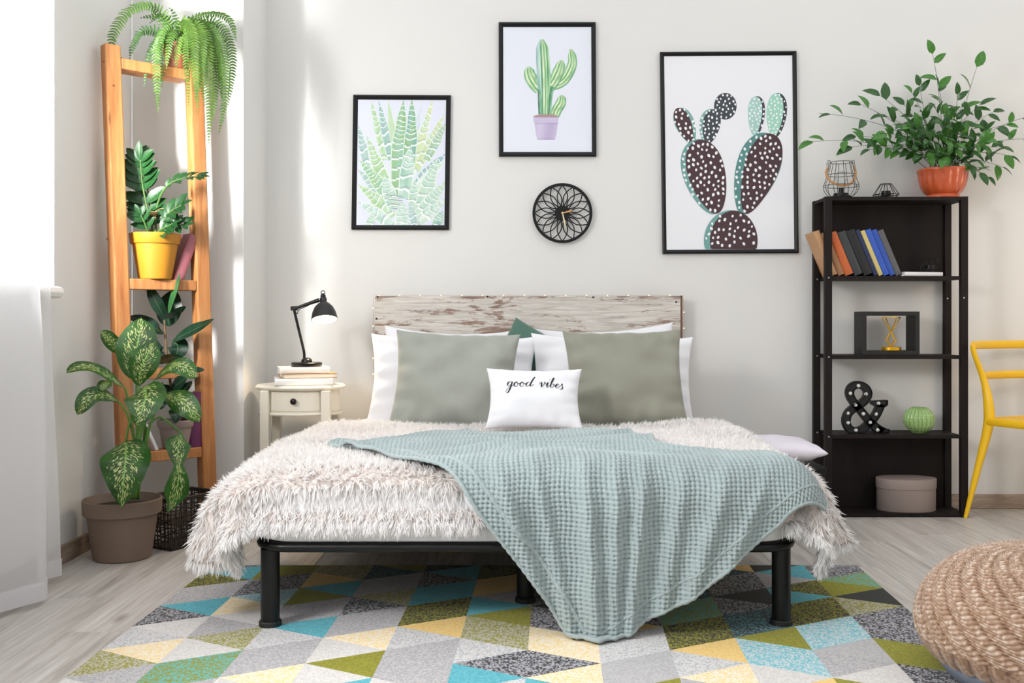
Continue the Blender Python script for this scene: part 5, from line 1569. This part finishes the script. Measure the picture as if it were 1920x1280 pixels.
for k, (px, py, dy) in enumerate(ends):
    E = at(px, py, min(PC.y + dy, 5.02))
    if E.y > 5.03: E.y = 5.03
    a0 = R.uniform(0, 6.28)
    B = PC + Vector((.06 * math.cos(a0), .045 * math.sin(a0), .136))
    mid1 = B.lerp(E, .45) + Vector((0, 0, .06 + .10 * abs(E.x - B.x)))
    P = bez([B, B.lerp(E, .15) + Vector((0, 0, .07)), mid1, E], 18)
    for p_ in P: p_.y = min(p_.y, 5.045)
    b = MB(); b.tube(P, [.0019 * (1 - .55 * i / 18) for i in range(19)], 5); o = b.build('stem', M_rst, sp, smooth=180)
    Ls = sum((P[i + 1] - P[i]).length for i in range(18))
    n = 7 if Ls > .33 else 6
    if k == 1: n = 4
    for i in range(n):
        t = (.40 if k > 1 else .45) + (.60 if k > 1 else .55) * i / (n - 1)
        j = min(int(t * 18), 17)
        tg = (P[j + 1] - P[j]).normalized()
        sd = tg.cross(Vector((0, -1, .25))).normalized() * (1 if i % 2 else -1)
        d = tg * .55 + sd * R.uniform(.5, .9) + Vector((R.uniform(-.25, .25), R.uniform(-.55, .12), R.uniform(-.25, .12)))
        if i == n - 1: d = tg + Vector((0, 0, -.25))
        sz = R.uniform(.062, .092) * (1.05 if Ls > .5 else .9)
        tip = P[j] + d.normalized() * sz
        if tip.y > 5.05: d.y = -abs(d.y)
        put_leaf(rl2 if R.random() < .3 or k < 3 else rl1, o, P[j], d, (R.uniform(-.5, .5), -.8 + R.uniform(-.3, .5), .7), sz)
        nleaf += 1
# --- square black box frame with the golden hourglass figure
bf = thing('box_frame', 'deep square black wooden box frame standing open on the third shelf', 'frame', (at(1671, 665, 4.92).x, 4.93, SZ[2] + .0005))
M_bfr = mat('black_stain', '121314', .5, var=.15, vscale=12)
fx0, fx1 = at(1617, 665, 4.86).x, at(1724.5, 665, 4.86).x
fz0 = SZ[2] + .0005; fh = .213; ft = .021; fd = .12; fyc = 4.86 + fd / 2
for nm, c, d in (('bottom_board', ((fx0 + fx1) / 2, fyc, fz0 + ft / 2), (fx1 - fx0, fd, ft)), ('top_board', ((fx0 + fx1) / 2, fyc, fz0 + fh - ft / 2), (fx1 - fx0, fd, ft)),
                 ('side_board', (fx0 + ft / 2, fyc, fz0 + fh / 2), (ft, fd, fh - 2 * ft)), ('side_board', (fx1 - ft / 2, fyc, fz0 + fh / 2), (ft, fd, fh - 2 * ft))):
    b = MB(); b.box(c, d); b.build(nm, M_bfr, bf, bevel=.001)
M_gold = mat('brushed_gold', 'D9A92A', .32, .75)
gx = at(1673, 660, 4.88).x; gy = 4.895; gz = fz0 + ft + .0005
gh = thing('hourglass_ornament', 'golden wire hourglass ornament on a round base inside the black box frame', 'ornament', (gx, gy, gz))
b = MB(); b.lathe([(.001, 0), (.045, 0), (.047, .002), (.047, .016), (.045, .018), (.001, .018)], (gx, gy, gz), 40); b.build('base', M_gold, gh, smooth=40)
b = MB()
G = lambda r, a, z: Vector((gx + r * math.cos(math.radians(a)), gy + r * math.sin(math.radians(a)), gz + z))
for k in range(4):
    a = 90 * k + 10
    b.tube([G(.050, a, .162), G(.001, a, .092), G(.029, a, .052), G(.003, a, .018)], .0026, 8)
for z, r in ((.162, .050),):
    for k in range(4): b.tube([G(r, 90 * k + 10, z), G(r, 90 * k + 100, z)], .0026, 8)
b.build('wire_figure', M_gold, gh, smooth=60)
# --- ampersand marquee light
am = thing('ampersand_light', 'black ampersand-shaped marquee light set with white bulbs on the second shelf', 'decorative light', (at(1622, 812, 4.92).x, 4.92, SZ[1] + .0005))
AY = 4.905
def AQ(x, y): return at(1500 + x * .26566, 660 + y * .26566, AY)
ctr = catmull([(598, 566, 0), (552, 540, 0), (500, 492, 0), (444, 424, 0), (392, 362, 0), (362, 312, 0), (362, 268, 0), (388, 238, 0), (428, 232, 0), (468, 252, 0), (488, 292, 0), (472, 336, 0), (432, 372, 0), (382, 402, 0), (346, 440, 0), (334, 492, 0), (352, 538, 0), (396, 558, 0), (446, 548, 0), (494, 510, 0), (538, 456, 0), (566, 404, 0), (578, 366, 0)], 6)
AD = .042
zl = SZ[1] + .0015
def strip(b, hw, y0, y1, walls=False):
    rows = []
    n = len(ctr)
    for i, c in enumerate(ctr):
        a, e = ctr[max(i - 1, 0)], ctr[min(i + 1, n - 1)]
        tg = (e - a).normalized(); nn = Vector((-tg.y, tg.x, 0))
        w = hw * (1.15 if i < 12 else 1)
        L_, R_ = c + nn * w, c - nn * w
        row = []
        for (s, yy) in ((L_, y0), (R_, y0), (R_, y1), (L_, y1)):
            q = AQ(s.x, s.y); q.y = yy; q.z = max(q.z, zl); row.append(q)
        rows.append(row)
    k = b.grid(rows, close_v=True)
    b.f.append([k + j for j in range(4)]); b.m.append(0)
    b.f.append([k + (n - 1) * 4 + j for j in (3, 2, 1, 0)]); b.m.append(0)
M_mar = mat('marquee_black', '101113', .45)
b = MB(); strip(b, 25, AY + .012, AY + AD)
b.prism([Vector((AQ(x, y).x, AY + .012, max(AQ(x, y).z, zl))) for x, y in ((512, 345), (622, 340), (622, 372), (600, 390), (552, 392), (512, 370))], (0, AD - .012, 0))
b.prism([Vector((AQ(x, y).x, AY + .012, max(AQ(x, y).z, zl))) for x, y in ((560, 520), (600, 542), (634, 545), (634, 586), (560, 586), (540, 562))], (0, AD - .012, 0))
b.build('body', M_mar, am)
# raised rim round the tray
b = MB()
n = len(ctr)
for sg in (-1, 1):
    P = []
    for i, c in enumerate(ctr):
        a, e = ctr[max(i - 1, 0)], ctr[min(i + 1, n - 1)]
        tg = (e - a).normalized(); nn = Vector((-tg.y, tg.x, 0)); s = c + nn * 24 * sg * (1.15 if i < 12 else 1)
        q = AQ(s.x, s.y); q.y = AY + .006; q.z = max(q.z, zl + .002); P.append(q)
    b.tube(P, .0065, 4, flat=(1, .3), up=(0, 1, 0))
for poly_ in (((512, 345), (622, 340), (622, 372), (600, 390)), ((600, 542), (634, 545), (634, 584), (565, 586))):
    P = [Vector((AQ(x, y).x, AY + .006, max(AQ(x, y).z, zl + .002))) for x, y in poly_]
    b.tube(P, .0065, 4, flat=(1, .3), up=(0, 1, 0))
b.build('rim', M_mar, am)
M_mb = mat('frosted_bulb', 'D9DAD6', .4)
for (x, y) in ((418, 238), (360, 292), (470, 296), (397, 374), (342, 432), (345, 500), (400, 552), (452, 436), (500, 497), (553, 551), (541, 438), (559, 362)):
    q = AQ(x, y); q.y = AY + .010
    b = MB(); b.sphere(q, .0094, 8, 14); b.build('bulb', M_mb, am, smooth=180)
# --- ribbed green cactus vase
cv = thing('cactus_vase', 'round ribbed green ceramic cactus vase with tiny white dots on the second shelf', 'vase', (at(1721, 812, 4.94).x, 4.925, SZ[1] + .0005))
VC = Vector(cv.location)
M_cact = mat('green_glaze', '8FB06C', .22, var=.12, vscale=14, coat=.3)
nr = 20
def vrad(a, z): return 1 + .10 * abs(math.cos(a * nr / 2)) ** .7 - .06
prv = []
for i in range(21):
    th = math.radians(12 + (168 - 12) * i / 20)
    prv.append((.072 * math.sin(th) + .0015, .059 - .059 * math.cos(math.radians(180 * (i / 20) * .93 + 6)) * 1.0))
prv = [(.030, 0)] + [(.072 * math.sin(math.radians(25 + 133 * i / 18)) ** .85, .066 - .066 * math.cos(math.radians(25 + 133 * i / 18)) * 1.0) for i in range(19)] + [(.018, .122), (.012, .108)]
b = MB(); b.lathe(prv, VC, nr * 8, rad=vrad); b.build('body', M_cact, cv, smooth=180)
M_wdot = mat('white_dot', 'F2F4EC', .4)
b = MB(); b.sphere((0, 0, 0), .0014, 4, 6); dme = None
for k in range(nr):
    a = 2 * math.pi * k / nr
    if math.sin(a) > .45: continue
    for i in range(5):
        th = math.radians(42 + 24 * i)
        r = .072 * math.sin(th) ** .85 * 1.038
        q = VC + Vector((r * math.cos(a), r * math.sin(a), .066 - .066 * math.cos(th)))
        if dme is None:
            o = b.build('dot', M_wdot, cv, world=False); dme = o.data
        else: o = link('dot', dme, cv)
        o.location = q - VC
# --- round lidded box
rb = thing('round_box', 'round taupe lidded hat box on the bottom shelf of the bookcase', 'box', (at(1699.5, 960, 4.95).x, 4.955, SZ[0] + .0005))
M_card = mat('taupe_card', '93857F', .75, bump=.03, bscale=400)
c = Vector(rb.location)
b = MB(); b.lathe([(.001, 0), (.1435, 0), (.1440, .002), (.1440, .125), (.001, .125)], c, 72, ey=.64); b.build('body', M_card, rb, smooth=40)
b = MB(); b.lathe([(.1442, .110), (.1475, .110), (.1478, .156), (.1465, .158), (.001, .158)], c, 72, ey=.64); b.build('lid', M_card, rb, smooth=40)

# ============================================================ yellow chair
ch = thing('yellow_chair', 'bright yellow plastic chair with a perforated seat beside the bookcase', 'chair', (2.5, 4.7, 0))
M_yel = mat('yellow_plastic', 'F0BE1E', .35)
f_ = Vector((.42, -.9075, 0)); s_ = Vector((.9075, .42, 0))         # facing, and towards the far back post
A0 = at(1853, 786, 4.78)
seat_z = A0.z
wdt, dpt = .375, .50
def post_path(A, mir):
    sp_ = -1 if not mir else 1
    foot = Vector((A.x, A.y, 0)) + s_ * sp_ * .055 - f_ * .085
    return catmull([foot + Vector((0, 0, .001)), A.lerp(foot, .45) + Vector((0, 0, -.02)), A + s_ * sp_ * .0 + Vector((0, 0, -.03)), A + Vector((0, 0, .08)) - f_ * .0, A + s_ * sp_ * .008 + Vector((0, 0, .19)) - f_ * .02, A + s_ * sp_ * .045 + Vector((0, 0, .31)) - f_ * .04, A + s_ * sp_ * .052 + Vector((0, 0, .355)) - f_ * .045], 7)
B0_ = A0 + s_ * wdt
for A, mir in ((A0, False), (B0_, True)):
    P = post_path(A, mir); n = len(P)
    b = MB(); b.tube(P, [(.0135 + .014 * math.exp(-((i / n - .40) / .22) ** 2)) * (1 if i > 4 else .7 + .06 * i) for i in range(n)], 12, flat=(1, .72), up=f_); b.build('back_post', M_yel, ch, smooth=60)
for mir in (False, True):
    sp_ = 1 if mir else -1
    A = (B0_ if mir else A0) + f_ * dpt
    foot = Vector((A.x, A.y, .001)) + s_ * sp_ * .04 + f_ * .05
    b = MB(); b.tube([foot, A.lerp(foot, .5), A + Vector((0, 0, -.01))], [.013, .017, .021], 12); b.build('front_leg', M_yel, ch, smooth=60)
pa, pb_ = post_path(A0, False), post_path(B0_, True)
def railc(zt, hh, k0):
    a = min(pa, key=lambda q: abs(q.z - zt)); c = min(pb_, key=lambda q: abs(q.z - zt))
    P = catmull([a, a.lerp(c, .2) - f_ * .03, a.lerp(c, .5) - f_ * .042, a.lerp(c, .8) - f_ * .03, c], 6)
    b = MB(); b.tube(P, hh, 12, flat=(1, .45), up=(0, 0, 1)); return b
railc(A0.z + .355, .020, 0).build('top_rail', M_yel, ch, smooth=60)
railc(A0.z + .205, .019, 0).build('back_rail', M_yel, ch, smooth=60)
# seat: a slab with rows of slots, framed
SO = A0 - s_ * .012 - f_ * .01
def SP(u, v, z): return SO + s_ * (wdt + .024) * u + f_ * (dpt + .03) * v + Vector((0, 0, z))
b = MB()
nu_, nv_ = 23, 27
for i in range(nu_):
    for j in range(nv_):
        if 0 < i < nu_ - 1 and 0 < j < nv_ - 1 and i % 2 == 1 and j % 2 == 1: continue
        u0, u1, v0, v1 = i / nu_, (i + 1) / nu_, j / nv_, (j + 1) / nv_
        dz = lambda u, v: .006 - .010 * math.sin(math.pi * u) * math.sin(math.pi * v)
        P = [SP(u, v, dz(u, v)) for u, v in ((u0, v0), (u1, v0), (u1, v1), (u0, v1))]
        b.prism(P, (0, 0, -.008))
b.build('seat', M_yel, ch)
b = MB(); b.tube([SP(u, v, -.010) for u, v in ((.02, 0), (.5, -.01), (.98, 0), (1, .03), (1, .5), (1, .97), (.97, 1), (.5, 1.02), (.03, 1), (0, .97), (0, .5), (0, .03))], .018, 10, closed=True, flat=(1, .5), up=(0, 0, 1)); b.build('seat_rim', M_yel, ch, smooth=60)

# ============================================================ knitted pouf
pf = thing('knitted_pouf', 'round brown cable-knit pouf with a grey base at the rug edge', 'pouf', (1.415, 2.62, 0))
PFC = Vector((1.415, 2.62, 0))
ncol, nrow = 26, 60
sub, subr = 13, 6
nu_, nv_ = ncol * sub, nrow * subr
prof_ = catmull([(.004, 0, .352), (.07, 0, .351), (.16, 0, .338), (.245, 0, .300), (.308, 0, .235), (.332, 0, .17), (.325, 0, .11), (.300, 0, .072)], 24)
pl = [0]
for a, c in zip(prof_[:-1], prof_[1:]): pl.append(pl[-1] + (c - a).length)
pr_ = np.array([[q.x, q.z] for q in prof_]); pl = np.array(pl) / pl[-1]
vv = np.linspace(0, 1, nv_ + 1)
pr_r = np.interp(vv, pl, pr_[:, 0]); pr_z = np.interp(vv, pl, pr_[:, 1])
dr_ = np.gradient(pr_r); dz_ = np.gradient(pr_z); nl_ = np.hypot(dr_, dz_) + 1e-9
nr_, nz_ = -dz_ / nl_, dr_ / nl_
uu = np.arange(nu_) / nu_
U, Vv = np.meshgrid(uu, vv)
twist = .34 * Vv
cphase = (U - twist) * ncol
cf = cphase - np.floor(cphase)
row = Vv * nrow - 7 * U + 1.3 * np.abs(cf - .5) * 2
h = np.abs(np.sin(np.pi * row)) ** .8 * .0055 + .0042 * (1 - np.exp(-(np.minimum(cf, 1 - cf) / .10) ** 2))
band = np.clip((Vv - .88) / .02, 0, 1)
h = h * (1 - band) + band * .006 * np.abs(np.sin(np.pi * U * ncol * 1.6)) ** .6
h *= np.clip(Vv / .05, 0, 1)
rad_ = pr_r[:, None] + nr_[:, None] * h
zz_ = pr_z[:, None] + nz_[:, None] * h
ang = U * 2 * np.pi
V = np.stack([PFC.x + rad_ * np.cos(ang), PFC.y + rad_ * np.sin(ang), zz_], -1).reshape(-1, 3)
I = np.arange((nv_ + 1) * nu_).reshape(nv_ + 1, nu_)
F = np.stack([I[:-1], np.roll(I, -1, 1)[:-1], np.roll(I, -1, 1)[1:], I[1:]], -1).reshape(-1, 4)[:, ::-1]
M_knit = mat('melange_yarn', 'A88462', .9, bump=.35, bscale=350, sheen=.2)
nt, p = nodes(M_knit)
a1 = N(nt, 'Attribute'); a1.attribute_name = 'stitch'
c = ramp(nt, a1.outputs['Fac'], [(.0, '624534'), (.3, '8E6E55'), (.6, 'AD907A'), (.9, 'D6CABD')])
nt.links.new(c, p.inputs['Base Color'])
ri, ci = np.floor(row).astype(int), np.floor(U * 330 + 3.7 * np.floor(row)).astype(int)
hs_ = np.sin(ri * 127.1 + ci * 311.7) * 43758.5453; hs_ -= np.floor(hs_)
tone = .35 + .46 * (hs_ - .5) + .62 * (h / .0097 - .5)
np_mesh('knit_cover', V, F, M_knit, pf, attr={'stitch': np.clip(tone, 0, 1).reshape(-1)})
b = MB(); b.lathe([(.001, .001), (.22, .001), (.262, .02), (.292, .06), (.302, .085), (.28, .10), (.001, .10)], PFC, 64); b.build('base', mat('grey_fabric', '7C8492', .8, bump=.15, bscale=300), pf, smooth=60)['label'] = 'smooth blue-grey base'
